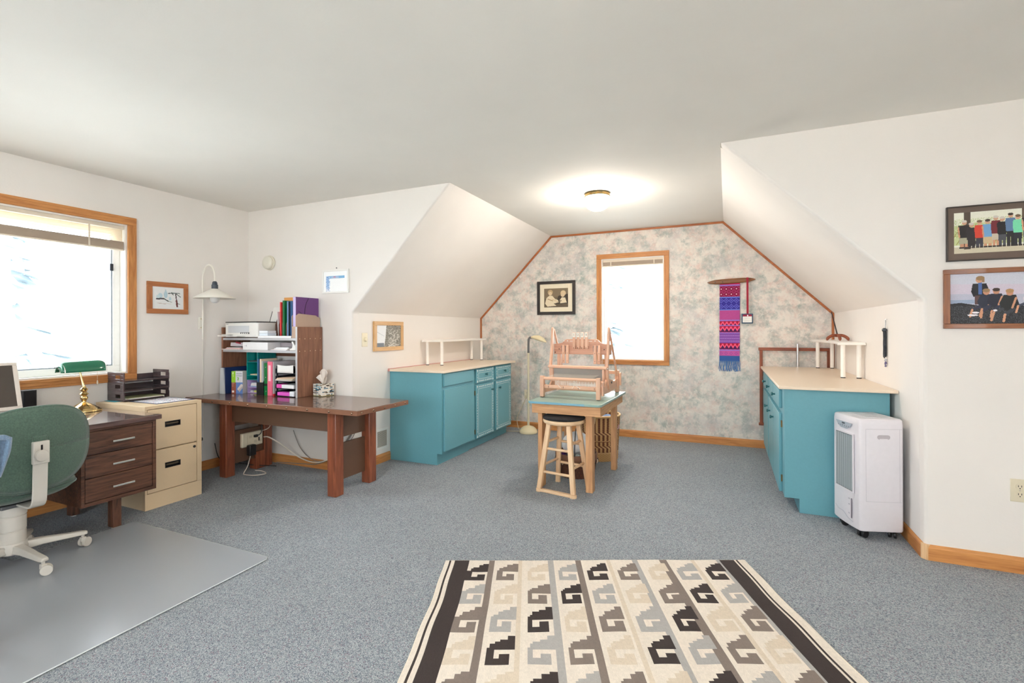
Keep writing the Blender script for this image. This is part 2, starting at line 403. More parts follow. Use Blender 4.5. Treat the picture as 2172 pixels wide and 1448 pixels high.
# ================================================================== the room shell
fl = MB().box(XL - .2, YR - .2, -.1, XR + .2, YF + .2, 0).build('floor', carpet(), smooth=0); struct(fl)
c = MB().box(XL - .2, YR - .2, H, XR + .2, YB, H + .12).box(XTL, YB, H, XTR, YF + .15, H + .12).build('ceiling', CEIL, smooth=0); struct(c)
def wall_hole(name, axis, p, t, a0, a1, z0, z1, holes, m):
    """wall in the plane axis=p, thickness t outward, from a0 to a1, with (b0,b1,c0,c1) openings side by side"""
    b = MB()
    def bx(u0, u1, w0, w1):
        if u1 - u0 < 1e-4 or w1 - w0 < 1e-4: return
        if axis == 'x': b.box(p, u0, w0, p + t, u1, w1)
        else: b.box(u0, p, w0, u1, p + t, w1)
    cur = a0
    for (b0, b1, c0, c1) in sorted(holes):
        bx(cur, b0, z0, z1); bx(b0, b1, z0, c0); bx(b0, b1, c1, z1); cur = b1
    bx(cur, a1, z0, z1)
    return struct(b.build(name, m, smooth=0))
W1 = (0.62, 2.335, 0.930, 2.102)       # clear opening of the window over the desk (y0,y1,z0,z1)
W2 = (-1.378, -0.657, 0.905, 2.108)    # window in the papered wall (x0,x1,z0,z1)
W3 = (-2.4, -0.4, 0.75, 2.15)           # window behind the camera
W4 = (-1.6, -0.2, 0.75, 2.15)           # unseen window added in the right-hand side wall for fill daylight
wall_hole('wall_left', 'x', XL, -.16, YR, YB, 0, H, [W1], WALL)
wall_hole('wall_front', 'y', YR, -.16, XL, XR, 0, H, [W3], WALL)
wall_hole('wall_right', 'x', XR, .16, YR, YB, 0, H, [W4], WALL)
struct(MB().prism([(XL - .1, -.05), (XKL, -.05), (XKL, ZK), (XTL, H), (XTL, H + .08), (XL - .1, H + .08)], 'y', YB, YB + .1).build('wall_back_left', WALL, bev=.012, smooth=40))
struct(MB().prism([(XKR, -.05), (XR + .1, -.05), (XR + .1, H + .08), (XTR, H + .08), (XTR, H), (XKR, ZK)], 'y', YB, YB + .1).build('wall_back_right', WALL, bev=.016, smooth=40, seg=3))
struct(MB().box(XKL - .1, YB + .082, 0, XKL + .0004, YF, ZK).build('wall_alcove_left', WALL, smooth=0))
struct(MB().box(XKR - .0004, YB + .078, 0, XKR + .1, YF, ZK).build('wall_alcove_right', WALL, smooth=0))
struct(MB().prism([(XKL + .0004, ZK), (XTL + .0004, H), (XTL, H + .12), (XKL - .1, ZK + .02)], 'y', YB + .082, YF).build('ceiling_slope_left', WALL, smooth=0))
struct(MB().prism([(XKR - .0004, ZK), (XTR - .0004, H), (XTR, H + .12), (XKR + .1, ZK + .02)], 'y', YB + .078, YF).build('ceiling_slope_right', WALL, smooth=0))
WP = wallpaper()
b = MB()
b.prism([(XKL - .1, 0), (W2[0], 0), (W2[0], H + .1), (XTL, H + .1), (XKL - .1, ZK)], 'y', YF, YF + .16)
b.prism([(W2[1], 0), (XKR + .1, 0), (XKR + .1, ZK), (XTR, H + .1), (W2[1], H + .1)], 'y', YF, YF + .16)
b.box(W2[0], YF, 0, W2[1], YF + .16, W2[2]).box(W2[0], YF, W2[3], W2[1], YF + .16, H + .1)
struct(b.build('wall_alcove_back', WP, smooth=0))
# ---- wood strips round the wallpaper
tw, td = .022, .014
def strip(name, p0, p1, ax):
    p0, p1 = Vector(p0), Vector(p1); cen = Vector((-1.02, YF, 1.2)); m = (p0 + p1) / 2
    d = (p1 - p0).normalized(); n = Vector((-d.z, 0, d.x)); n = n if n.dot(cen - m) > 0 else -n
    off = n * (tw / 2) + Vector((0, -td / 2, 0))
    return struct(MB().bar(p0 + off, p1 + off, td, tw, n).build(name, TRIMW[ax], bev=.003))
strip('trim_1', (XKL, YF, .09), (XKL, YF, ZK), 'z'); strip('trim_2', (XKL, YF, ZK), (XTL, YF, H), 'x'); strip('trim_3', (XTL, YF, H), (XTR, YF, H), 'x')
strip('trim_4', (XTR, YF, H), (XKR, YF, ZK), 'x'); strip('trim_5', (XKR, YF, ZK), (XKR, YF, .88), 'z')
# ---- baseboards
def baseboard(name, p0, p1, n, m):
    p0, p1, n = Vector((*p0, 0)), Vector((*p1, 0)), Vector((*n, 0)); d = (p1 - p0)
    prof = [(0, 0), (.013, 0), (.013, .066), (.009, .076), (.004, .083), (0, .083)]
    vs = [p + n * a + Vector((0, 0, z)) for p in (p0, p1) for a, z in prof]; k = len(prof)
    fs = [tuple(range(k)), tuple(range(k, 2 * k))] + [(i, (i + 1) % k, k + (i + 1) % k, k + i) for i in range(k)]
    return struct(MB()._add(vs, fs).build(name, m, smooth=0))
baseboard('baseboard_left', (XL, YR), (XL, YB), (1, 0), OAK['y'])
baseboard('baseboard_back_left', (XL, YB), (XKL + .013, YB), (0, -1), OAK['x'])
baseboard('baseboard_alcove_left', (XKL, YB), (XKL, 3.95), (1, 0), OAK['y'])
baseboard('baseboard_alcove_back', (XKL, YF), (XKR, YF), (0, -1), OAK['x'])
baseboard('baseboard_alcove_right', (XKR, YB + .02), (XKR, 3.925), (-1, 0), OAK['y'])
baseboard('baseboard_back_right', (XKR + .012, YB), (XR, YB), (0, -1), OAK['x'])
struct(MB().prism([(XKR - .013, YB + .02), (XKR - .013, YB + .006), (XKR + .004, YB - .013), (XKR + .012, YB - .013), (XKR + .03, YB), (XKR, YB + .02)], 'z', 0, .0832).build('baseboard_corner', LIGHTOAK, bev=.002))
# ---- windows
def window(name, axis, p, out, op, cas=.062, s=.05, gk=(150, 158, 168)):
    """casing boards, white jamb, sash and pane round the opening op in the plane axis=p; out = outward sign"""
    a0, a1, z0, z1 = op
    root = bpy.data.objects.new(name, None); COL.objects.link(root); root['kind'] = 'structure'
    def B(u0, u1, w0, w1, d0, d1, mb=None):
        mb = mb or MB()
        q0, q1 = p + out * d0, p + out * d1
        return mb.box(q0, u0, w0, q1, u1, w1) if axis == 'x' else mb.box(u0, q0, w0, u1, q1, w1)
    al = 'y' if axis == 'x' else 'x'
    o_, i_ = -.017, 0.0
    def casing(u0, u1, w0, w1, ax, vert):
        B(u0, u1, w0, w1, o_, i_).build('casing', OAK[ax], root, bev=.003)
        # reeded face: two raised beads
        for k in (.30, .66):
            if vert: B(u0 + (u1 - u0) * k, u0 + (u1 - u0) * (k + .14), w0 + .012, w1 - .012, o_ - .003, o_).build('casing_bead', OAK[ax], root, bev=.0012)
            else: B(u0 + .012, u1 - .012, w0 + (w1 - w0) * k, w0 + (w1 - w0) * (k + .14), o_ - .003, o_).build('casing_bead', OAK[ax], root, bev=.0012)
    casing(a0 - cas, a1 + cas, z1, z1 + cas, al, False); casing(a0 - cas, a1 + cas, z0 - cas, z0, al, False)
    casing(a0 - cas, a0, z0, z1, 'z', True); casing(a1, a1 + cas, z0, z1, 'z', True)
    mb = MB(); t = .012
    B(a0, a1, z0, z0 + t, 0, .13, mb); B(a0, a1, z1 - t, z1, 0, .13, mb); B(a0, a0 + t, z0 + t, z1 - t, 0, .13, mb); B(a1 - t, a1, z0 + t, z1 - t, 0, .13, mb)
    mb.build('jamb', WHITE, root, smooth=0)
    mb = MB(); i0, i1, j0, j1 = a0 + t, a1 - t, z0 + t, z1 - t
    B(i0, i1, j0, j0 + s, .075, .115, mb); B(i0, i1, j1 - s, j1, .075, .115, mb); B(i0, i0 + s, j0 + s, j1 - s, .075, .115, mb); B(i1 - s, i1, j0 + s, j1 - s, .075, .115, mb)
    mb.build('sash', WHITE, root, bev=.003)
    mb = MB(); g = .009; q0, q1, r0, r1 = i0 + s, i1 - s, j0 + s, j1 - s
    B(q0, q1, r0, r0 + g, .083, .10, mb); B(q0, q1, r1 - g, r1, .083, .10, mb); B(q0, q0 + g, r0 + g, r1 - g, .083, .10, mb); B(q1 - g, q1, r0 + g, r1 - g, .083, .10, mb)
    mb.build('gasket', mat('gasket_%d' % gk[0], gk, 0.5), root, smooth=0)
    B(q0, q1, r0, r1, .092, .098).build('pane', GLASS, root, smooth=0)
    return root, B
w1, B1 = window('window_1', 'x', XL, -1, W1)
B1(2.245, 2.268, 1.735, 1.790, .055, .075).build('sash_latch', mat('dark_latch', (40, 46, 58), 0.4), w1, bev=.003)
B1(1.5, 1.53, .985, 1.0, .04, .075).build('sash_crank', mat('dark_latch', (40, 46, 58)), w1, bev=.003)
w2, B2 = window('window_2', 'y', YF, 1, W2, cas=.056, s=.022, gk=(228, 230, 232))
window('window_3', 'y', YR, -1, W3)
window('window_4', 'x', XR, 1, W4)
def two(B, m, name, root, a0, a1, z0, z1, d0, d1, bev=0): return B(a0, a1, z0, z1, d0, d1).build(name, m, root, bev=bev)
BLINDC = mat('cream_blind', (226, 214, 196), 0.6)
m, N, Lk, bb = newmat('translucent_slats'); bb.inputs['Base Color'].default_value = lin((236, 226, 210)); bb.inputs['Roughness'].default_value = .6
tl = N.new('ShaderNodeBsdfTranslucent'); tl.inputs[0].default_value = lin((244, 234, 216)); ms = N.new('ShaderNodeMixShader'); ms.inputs[0].default_value = .5
Lk.new(bb.outputs[0], ms.inputs[1]); Lk.new(tl.outputs[0], ms.inputs[2]); Lk.new(ms.outputs[0], N['Material Output'].inputs[0]); SLAT = m
STACK = mat('gathered_slats', (178, 160, 142), 0.6)
def blind(name, label, B, a0, a1, ztop, zslat, zstack, zbot):
    t = thing(name, label, 'blind', (0, 0, 0))
    two(B, BLINDC, 'head_rail', t, a0, a1, ztop - .026, ztop, .012, .05, .002)
    mb = MB(); n = max(0, int((ztop - .03 - zslat) / .0125))
    for k in range(n):
        z = ztop - .036 - k * .0125; B(a0 + .004, a1 - .004, z - .0062, z + .0052, .028, .0288, mb)
    if n: stuff(mb.build('slats', SLAT, t, smooth=0))
    mb = MB(); k = 0; z = zstack
    while z < zslat - .001:
        B(a0 + .004, a1 - .004, z, z + .0028, .014, .044, mb); z += .0034
    stuff(mb.build('gathered_slats', STACK, t, smooth=0))
    two(B, BLINDC, 'bottom_rail', t, a0 + .003, a1 - .003, zbot, zstack, .012, .046, .002)
    for q in (.14, .86):
        u = a0 + (a1 - a0) * q; two(B, BLINDC, 'ladder_tape', t, u - .006, u + .006, zbot, ztop - .02, .0105, .0115)
    return t
tb = blind('window_blind', 'wide cream slatted blind half raised in the window above the desk', B1, W1[0] + .014, W1[1] - .014, W1[3] - .012, 1.966, 1.907, 1.897)
cp = MB().tube([(XL - .02, 2.118, 1.9), (XL - .02, 2.118, .985), (XL + .024, 2.118, .96), (XL + .024, 2.118, .90)], .0015, 6)
cp.build('pull_cord', BLINDC, tb); MB().lathe([(.003, .895), (.006, .88), (.006, .868), (.003, .86)], (XL + .024, 2.118, 0), 10).build('cord_tassel', BLINDC, tb)
blind('window_blind', 'small tan blind pulled right up in the narrow papered-wall window', B2, W2[0] + .014, W2[1] - .014, W2[3] - .012, 2.07, 2.027, 2.015)
portal((XL - .14, (W1[0] + W1[1]) / 2, (W1[2] + W1[3]) / 2), (0, -PI / 2, 0), W1[3] - W1[2], W1[1] - W1[0])
portal(((W2[0] + W2[1]) / 2, YF + .14, (W2[2] + W2[3]) / 2), (-PI / 2, 0, 0), W2[1] - W2[0], W2[3] - W2[2])
portal(((W3[0] + W3[1]) / 2, YR - .14, (W3[2] + W3[3]) / 2), (PI / 2, 0, 0), W3[1] - W3[0], W3[3] - W3[2])
portal((XR + .14, (W4[0] + W4[1]) / 2, (W4[2] + W4[3]) / 2), (0, PI / 2, 0), W4[3] - W4[2], W4[1] - W4[0])
# ---- ground and trees outside, trees paled to paint in glare, ground paled to bounce light
struct(MB().box(-60, -60, -3.3, 60, 60, -3.1).build('ground', mat('pale_ground', (232, 230, 224), .9, noise=.15, nscale=1), smooth=0))
BARK = mat('pale_bark', (146, 134, 130), .9, noise=.2, nscale=12); NEEDLE = mat('pale_needles', (124, 137, 144), .9, noise=.3, nscale=8)
def conifer(x, y, h, seed, label):
    r = random.Random(seed); t = thing('conifer', label, 'tree', (x, y, -3.1), r.random() * 6, 'conifers outside the windows')
    MB().tube([(0, 0, 0), (.02, 0, h * .5), (0, .02, h)], [.16, .10, .02], 8).build('trunk', BARK, t)
    b = MB()
    for k in range(190):
        z = h * (.16 + .82 * r.random()); L = (1 - z / h) * h * .20 + .25; a = r.random() * 2 * PI
        dx, dy = math.cos(a), math.sin(a); w = .10 + .10 * r.random(); s0 = .1 + L * .25 * r.random()
        px, py = -dy, dx; zz = z - L * .22
        b._add([(dx * s0, dy * s0, z), (dx * L * .6 + px * w, dy * L * .6 + py * w, z - L * .1), (dx * L, dy * L, zz), (dx * L * .6 - px * w, dy * L * .6 - py * w, z - L * .12), (dx * L * .6, dy * L * .6, z + .06)],
               [(0, 1, 4), (1, 2, 4), (2, 3, 4), (3, 0, 4), (0, 3, 2, 1)])
    stuff(b.build('foliage', NEEDLE, t, smooth=0)); return t
conifer(-13.5, 5.0, 9.5, 1, 'pale conifer seen through the left part of the desk window')
conifer(-13.0, 9.4, 9.0, 2, 'pale conifer seen through the right part of the desk window')
conifer(-19.0, 3.2, 11, 3, 'taller faint conifer behind the left conifer outside the desk window')
conifer(-4.0, 17.5, 10, 5, 'faint conifer seen through the narrow papered-wall window')
# ---- stand and bowl dressing the added fill light behind the camera
t = thing('added_fill_lamp', 'added white uplighter in the unseen rear of the room, brightening the ceiling', 'floor lamp', (0.7, -1.9, 0))
MB().lathe([(.14, 0), (.14, .012), (.02, .03)], n=28).build('base', WHITE, t); MB().cyl((0, 0, .02), (0, 0, 1.68), .012, .012, 12).build('pole', WHITE, t)
MB().lathe([(.015, 1.67), (.08, 1.70), (.17, 1.80), (.175, 1.80), (.085, 1.69), (.015, 1.66)], n=28, cap=False).build('bowl', WHITE, t)
# ---- ceiling light in the alcove
t = thing('ceiling_light', 'lit white glass dome ceiling light with a brass rim', 'ceiling light', (-1.02, 4.24, H))
MB().lathe([(.088, 0), (.105, 0), (.110, -.010), (.106, -.018), (.111, -.026), (.106, -.034), (.088, -.034)], n=40).build('brass_rim', BRASS, t)
MB().lathe([(.085, -.005), (.085, -.034), (.100, -.042), (.106, -.070), (.099, -.100), (.080, -.126), (.050, -.143), (.012, -.150), (.001, -.150)], n=40).build('glass_dome', emit('lit_frosted_glass', (255, 242, 226), 48.0), t, smooth=60)
# ================================================================== the desk corner
ZD = .70
# ---- walnut desk
t = thing('office_desk', 'walnut laminate office desk with a three-drawer pedestal under the wide window', 'desk', (0, 0, 0))
MB().box(-4.30, .55, ZD - .030, -3.478, 2.088, ZD).build('desk_top', WALTOP['y'], t, bev=.002)
b = MB().box(-4.26, 1.645, .200, -3.54, 1.663, .668).box(-4.26, 2.055, .200, -3.54, 2.073, .668).box(-4.26, 1.663, .200, -3.54, 2.055, .218).box(-4.26, 1.663, .218, -4.245, 2.055, .668)
b.box(-3.54, 1.645, .200, -3.515, 1.664, .668).box(-3.54, 2.052, .200, -3.515, 2.073, .668).box(-3.54, 1.664, .200, -3.515, 2.052, .222).box(-3.54, 1.664, .650, -3.515, 2.052, .668)
b.build('pedestal', WALNUT['y'], t, bev=.0015)
for (z0, z1) in ((.508, .648), (.369, .504), (.225, .365)):
    d = MB().box(-3.55, 1.667, z0, -3.5165, 2.049, z1).build('drawer', WALNUT['y'], t, bev=.002)
    zc = (z0 + z1) / 2 - .004
    h = MB().box(-3.497, 1.803, zc - .006, -3.489, 1.928, zc + .006).box(-3.517, 1.808, zc - .004, -3.490, 1.820, zc + .004).box(-3.517, 1.911, zc - .004, -3.490, 1.923, zc + .004)
    h.build('handle', NICKEL, d, bev=.0015)
for x in (-3.592, -4.075):
    l = MB().box(x - .028, 1.838, .008, x + .028, 1.888, .200).build('leg', WALNUT['z'], t, bev=.002)
    MB().lathe([(.016, 0), (.016, .008)], (x, 1.863, 0), 12).build('glide', WHITE, l)
MB().box(-4.15, .60, .22, -4.13, 1.645, .668).build('modesty_panel', WALNUT['y'], t, bev=.001)
b = MB().box(-4.26, .57, .02, -3.52, .60, .668); b.build('end_panel', WALNUT['x'], t, bev=.002)
# ---- banker's lamp
t = thing('bankers_lamp', 'brass desk lamp with a green glass shade on the walnut desk', 'desk lamp', (-4.105, 1.940, ZD))
MB().lathe([(.098, 0), (.101, .006), (.098, .013), (.088, .017), (.083, .024), (.072, .029), (.066, .036), (.040, .052), (.022, .060), (.013, .066), (.012, .078)], n=36).build('base', BRASS, t, smooth=50)
MB().lathe([(.012, .070), (.017, .082), (.022, .092), (.022, .100), (.014, .110), (.019, .116), (.027, .123), (.019, .131), (.014, .137), (.018, .146), (.024, .156), (.016, .164), (.010, .172), (.009, .178)], n=28).build('turned_column', BRASS, t, smooth=50)
MB().tube([(0, -.002, .172), (-.005, -.006, .20), (-.02, -.014, .275), (-.02, -.014, .30)], [.010, .008, .0055, .005], 12).build('stem', BRASS, t)
SHG = mat('green_glass_shade', (18, 104, 74), .12, coat=.5)
sh = bpy.data.objects
def shade(u, v):
    y = (u - .5) * .272; k = (1 - abs(2 * (u - .5)) ** 7) ** .5 if 0 < u < 1 else 0.03
    k = .55 + .45 * max(k, 0); a = PI * (1 - v)
    return (-.02 + .062 * k * math.cos(a), y - .003, .279 + .078 * k * max(math.sin(a), 0) * (1 if 0 < u < 1 else .6))
s1 = MB().sheet(shade, 32, 18).build('shade', SHG, t, smooth=60, solid=.004)
stuff_c = MB().sheet(lambda u, v: (-.02 + .058 * math.cos(PI * (1 - v)), (u - .5) * .25 - .003, .280 + .066 * math.sin(PI * (1 - v))), 10, 14).build('white_lining', WHITE, s1, smooth=60)
for sg in (-1, 1): MB().cyl((-.02, sg * .132 - .003, .315), (-.02, sg * .155 - .003, .315), .004, .004, 10).ball((-.02, sg * .155 - .003, .315), .005).build('thumb_screw', STEELG, s1)
MB().tube([(.0, -.05, .285), (.0, -.052, .262)], .0012, 6).lathe([(.002, .262), (.006, .252), (.003, .246)], (0, -.052, 0), 10).build('pull_chain', WHITE, t)
# ---- monitor, speaker
t = thing('computer_monitor', 'flat monitor with a putty bezel at the left picture edge', 'monitor', (-3.93, 1.34, ZD))
Mt = Matrix.Translation((.03, 0, .09)) @ Euler((0, -.27, 0)).to_matrix().to_4x4()
PB = mat('putty_bezel', (216, 206, 196), .4)
b = MB().xf(Mt); b.box(-.03, -.19, 0, 0, .19, .022).box(-.03, -.19, .275, 0, .19, .293).box(-.03, -.19, .022, 0, -.168, .275).box(-.03, .168, .022, 0, .19, .275).build('bezel', PB, t, bev=.002)
MB().xf(Mt).box(-.02, -.168, .022, -.006, .168, .275).build('screen', mat('dark_screen', (74, 66, 60), .25), t, smooth=0)
MB().xf(Mt).box(-.055, -.17, .02, -.03, .17, .28).build('back_shell', BLACK, t, bev=.006)
MB().lathe([(.10, 0), (.10, .010), (.03, .020)], (-.05, 0, 0), 28).box(-.075, -.035, .012, -.04, .035, .16).build('stand', BLACK, t, bev=.002)
t = thing('desk_speaker', 'small black upright speaker beside the monitor on the desk', 'speaker', (-4.245, 1.685, ZD))
MB().box(-.045, -.036, 0, .040, .036, .172).build('cabinet', BLACK, t, bev=.003)
MB().box(.040, -.031, .030, .044, .031, .166).build('grille', mat('black_grille', (16, 16, 18), .8, bump=.4, bscale=900), t, bev=.002)
MB().lathe([(.004, .0405), (.009, .0425)], n=12, axis='x').build('badge', CHROME, t).location = (0, .006, .017)
# ---- black keyboard end peeking over the chair
t = thing('keyboard', 'low black keyboard lying on the desk below the monitor', 'keyboard', (-3.70, 1.25, ZD))
MB().box(-.07, -.22, 0, .07, .22, .016).build('case', BLACK, t, bev=.003)
b = MB()
for i in range(5):
    for j in range(15): b.box(-.058 + i * .024, -.21 + j * .028, .016, -.038 + i * .024, -.186 + j * .028, .022)
stuff(b.build('keys', BLACK, t, smooth=0))
# ---- filing cabinet
t = thing('filing_cabinet', 'beige two-drawer steel filing cabinet between the desk and the work table', 'filing cabinet', (0, 0, 0))
fx, y0, y1 = -3.705, 2.110, 2.520
b = MB().box(-4.305, y0, 0, fx - .033, y1, .730)
b.box(fx - .033, y0, .708, fx, y1, .730).box(fx - .033, y0, 0, fx, y1, .112).box(fx - .033, y0, .112, fx, y0 + .014, .708).box(fx - .033, y1 - .036, .112, fx, y1, .708)
b.build('body', BEIGE, t, bev=.0015)
for (z0, z1, hz) in ((.420, .704, .585), (.117, .410, .288)):
    ya, yb = y0 + .018, y1 - .040
    h0, h1 = 2.247, 2.358
    b = MB().box(fx - .018, ya, z0, fx - .0015, h0, z1).box(fx - .018, h1, z0, fx - .0015, yb, z1).box(fx - .018, h0, z0, fx - .0015, h1, hz - .02).box(fx - .018, h0, hz + .02, fx - .0015, h1, z1)
    d = b.build('drawer', BEIGE, t, bev=0, smooth=0)
    MB().box(fx - .03, h0, hz - .02, fx - .024, h1, hz + .02).box(fx - .026, h0, hz - .02, fx + .001, h0 + .005, hz + .02).box(fx - .026, h1 - .005, hz - .02, fx + .001, h1, hz + .02).box(fx - .026, h0, hz + .014, fx + .002, h1, hz + .02).box(fx - .026, h0, hz - .02, fx + .001, h1, hz - .015).build('recessed_pull', BLACK, d, bev=.001)
    MB().box(fx - .02, h0 + .012, hz - .004, fx - .006, h1 - .01, hz + .008).build('grip', mat('bronze_grip', (92, 80, 62), .4), d, bev=.002)
MB().lathe([(.010, 0), (.010, .004), (.006, .006)], n=16, axis='x').build('lock', BLACK, t).location = (fx, 2.462, .381)
# ---- calendar sheet, folder and letter trays on it
t = thing('desk_calendar', 'printed calendar sheet with a navy border lying on the filing cabinet', 'calendar')
MB().box(-4.10, 2.225, .7302, -3.765, 2.512, .732).build('navy_backing', mat('navy_board', (50, 62, 96), .5), t)
cv = Canvas(40, 34, (244, 242, 246))
for k in range(7): cv.rect(.04 + k * .135, .1, .05 + k * .135, .98, (188, 190, 206))
for k in range(6): cv.rect(.04, .12 + k * .16, .97, .14 + k * .16, (188, 190, 206))
cv.speck(rng.random(cv.X.shape) < .2, [(90, 110, 190), (210, 90, 120), (90, 160, 110), (150, 150, 160)], .7)
cv.mesh('calendar_page', PRINT, t, (-4.08, 2.24, .7324), (.295, 0, 0), (0, .255, 0))
o = MB().box(-4.305, 2.165, .7301, -4.17, 2.235, .733).build('teal_folder', mat('teal_card', (66, 160, 178), .5)); tag(o, 'thin teal folder peeking out left of the letter trays', 'folder')
t = thing('letter_tray_stack', 'three-tier dark brown letter trays on the filing cabinet', 'letter tray', (0, 0, 0))
TRAY = mat('dark_brown_tray', (70, 56, 58), .2, coat=.4)
xa, xb, ya, yb = -4.315, -4.105, 2.190, 2.524
for k, zb in enumerate((.734, .806, .878)):
    b = MB().box(xa, ya, zb, xb, yb, zb + .004).box(xa, ya, zb + .004, xa + .004, yb, zb + .042).box(xb - .006, ya + .004, zb, xb, yb - .004, zb + .010)
    for y in (ya, yb - .004):
        # end wall with a window and a swept upper edge at the back
        b.box(xa, y, zb + .004, xa + .16, y + .004, zb + .022).box(xa, y, zb + .050, xa + .205, y + .004, zb + .072).box(xa, y, zb + .022, xa + .10, y + .004, zb + .050).box(xa + .165, y, zb + .022, xa + .210, y + .004, zb + .050).box(xa + .16, y, zb, xa + .21, y + .004, zb + .022)
    b.box(xa + .205, ya - .003, zb, xa + .212, ya + .008, zb + .070)
    b.build('tray', TRAY, t, bev=.0012)
def flat_papers(n, z0, cx, cy, sx, sy, cols, base, label, cat, grp, spread=.02):
    z = z0; o = None
    for i in range(n):
        th = random.choice((.0015, .003, .004)); M = Matrix.Translation((cx + random.uniform(-1, 1) * spread, cy + random.uniform(-1, 1) * spread, z + th / 2)) @ Euler((0, 0, random.uniform(-.06, .06))).to_matrix().to_4x4()
        c = cols[i % len(cols)]
        o = MB().xf(M).box(-sx / 2, -sy / 2, -th / 2, sx / 2, sy / 2, th / 2).build(base, mat('card_%d_%d_%d' % c, c, .7)); tag(o, label[i % len(label)], cat, grp); z += th + .0003
    return z
flat_papers(5, .7385, -4.21, 2.363, .19, .255, [(236, 226, 214), (240, 236, 230), (222, 206, 180), (196, 206, 224), (206, 210, 160)], 'paper_folder',
    ['cream folder at the bottom of the lowest letter tray', 'white folder second from the bottom in the lowest letter tray', 'buff folder in the middle of the lowest letter tray papers', 'pale blue folder second from top in the lowest letter tray', 'olive folder on top of the lowest letter tray papers'], 'folder', 'papers in the lowest letter tray', .004)
# ---- office chair
CH = Vector((-3.495, 1.326, .009))
t = thing('office_chair', 'green fabric swivel chair with putty plastic base pulled up to the desk', 'office chair', CH)
MB().lathe([(.050, .075), (.055, .10), (.055, .185), (.052, .187), (.052, .19), (.056, .193), (.056, .265), (.053, .267), (.053, .27), (.058, .273), (.058, .335), (.05, .34)], n=32).build('gas_column', PUTTY, t)
b0 = MB().lathe([(.035, .06), (.062, .07), (.066, .10), (.058, .125), (.05, .13)], n=28).build('hub', PUTTY, t)
for k in range(5):
    a = math.radians(1.7 + 72 * k); d = Vector((math.cos(a), math.sin(a), 0)); n = Vector((-d.y, d.x, 0)); sec = []
    for (q, w, zt, h) in ((.03, .030, .118, .045), (.12, .026, .112, .034), (.22, .022, .100, .026), (.285, .021, .094, .022), (.312, .018, .090, .018)):
        sec.append([d * q - n * w + Vector((0, 0, zt - h)), d * q + n * w + Vector((0, 0, zt - h)), d * q + n * w * .8 + Vector((0, 0, zt)), d * q - n * w * .8 + Vector((0, 0, zt))])
    vs = [p for s in sec for p in s]; fs = [(3, 2, 1, 0), tuple(range(len(vs) - 4, len(vs)))]
    for i in range(len(sec) - 1):
        for j in range(4): fs.append((i * 4 + j, i * 4 + (j + 1) % 4, (i + 1) * 4 + (j + 1) % 4, (i + 1) * 4 + j))
    leg = MB()._add(vs, fs).build('leg', PUTTY, t, bev=.007, seg=3)
    ca = a + random.uniform(.6, 1.5); e = Vector((math.cos(ca), math.sin(ca), 0)); p = d * .292; wv = Vector((-e.y, e.x, 0))
    b = MB().cyl(p + Vector((0, 0, .045)), p + Vector((0, 0, .085)), .008, .008, 10)
    for sg in (-1, 1):
        cpt = p + e * .012 + wv * (.013 * sg) + Vector((0, 0, .026)); b.cyl(cpt - wv * .008, cpt + wv * .008, .026, .026, 20)
    b.box(p.x - .012, p.y - .012, .032, p.x + .012, p.y + .012, .058); b.build('caster', PUTTY, leg, bev=.002)
ang = 0.0; fr = Matrix.Rotation(ang, 4, 'Z')        # local +x points to the back of the chair
MB().xf(fr).box(-.12, -.09, .334, .12, .09, .352).build('seat_plate', STEELG, t, bev=.004)
def seatf(u, v):
    a = u * 2 * PI; r = v
    x = math.copysign(abs(math.cos(a)) ** .75, math.cos(a)) * .235 * r - .01; y = math.copysign(abs(math.sin(a)) ** .75, math.sin(a)) * .245 * r
    z = .445 - .015 * (1 - r) - .022 * r ** 8 - .02 * max(0, -x - .15); return fr @ Vector((x, y, z))
def seatb(u, v):
    a = u * 2 * PI; r = v
    x = math.copysign(abs(math.cos(a)) ** .75, math.cos(a)) * .24 * r - .01; y = math.copysign(abs(math.sin(a)) ** .75, math.sin(a)) * .25 * r
    return fr @ Vector((x, y, .362 + .055 * r ** 5))
MB().sheet(seatf, 48, 8).sheet(seatb, 48, 8).build('seat', GREENF, t, smooth=80, solid=.01)
# J-shaped back bar and rubber foot of the bracket
prof = [(.02, .346), (.20, .346), (.245, .350), (.270, .372), (.280, .42), (.284, .50), (.288, .60), (.290, .68)]
b = MB().xf(fr); w = .031
b.ribbon([p.xy for p in curve([(p[0], p[1], 0) for p in prof], 4)], .010, 'y', -w, w)
bar = b.build('back_bar', PUTTY, t, bev=.003)
MB().xf(fr).box(.278, -.034, .575, .302, .034, .690).build('height_sleeve', PUTTY, bar, bev=.004)
MB().xf(fr).box(.302, -.004, .64, .303, .004, .672).build('slot', DARK, bar)
MB().xf(fr).lathe([(.012, .300), (.012, .318), (.027, .322), (.030, .332), (.026, .340), (.004, .342)], n=24, axis='x', c=(0, -.012, .622)).build('knob', PUTTY, bar)
def backf(off):
    def f(u, v):
        a = u * 2 * PI; r = v
        y = math.copysign(abs(math.cos(a)) ** .8, math.cos(a)) * .255 * r; z = .648 + math.copysign(abs(math.sin(a)) ** .8, math.sin(a)) * .212 * r
        bow = .262 - 1.15 * y * y + .05 * (z - .65); return fr @ Vector((bow + off * (1 - r ** 6 * .75), y, z))
    return f
MB().sheet(backf(.012), 56, 10).build('back_shell', GREENF, t, smooth=80, solid=.012)
MB().sheet(backf(-.030), 56, 10).build('back_cushion', GREENF, t, smooth=80, solid=.012)
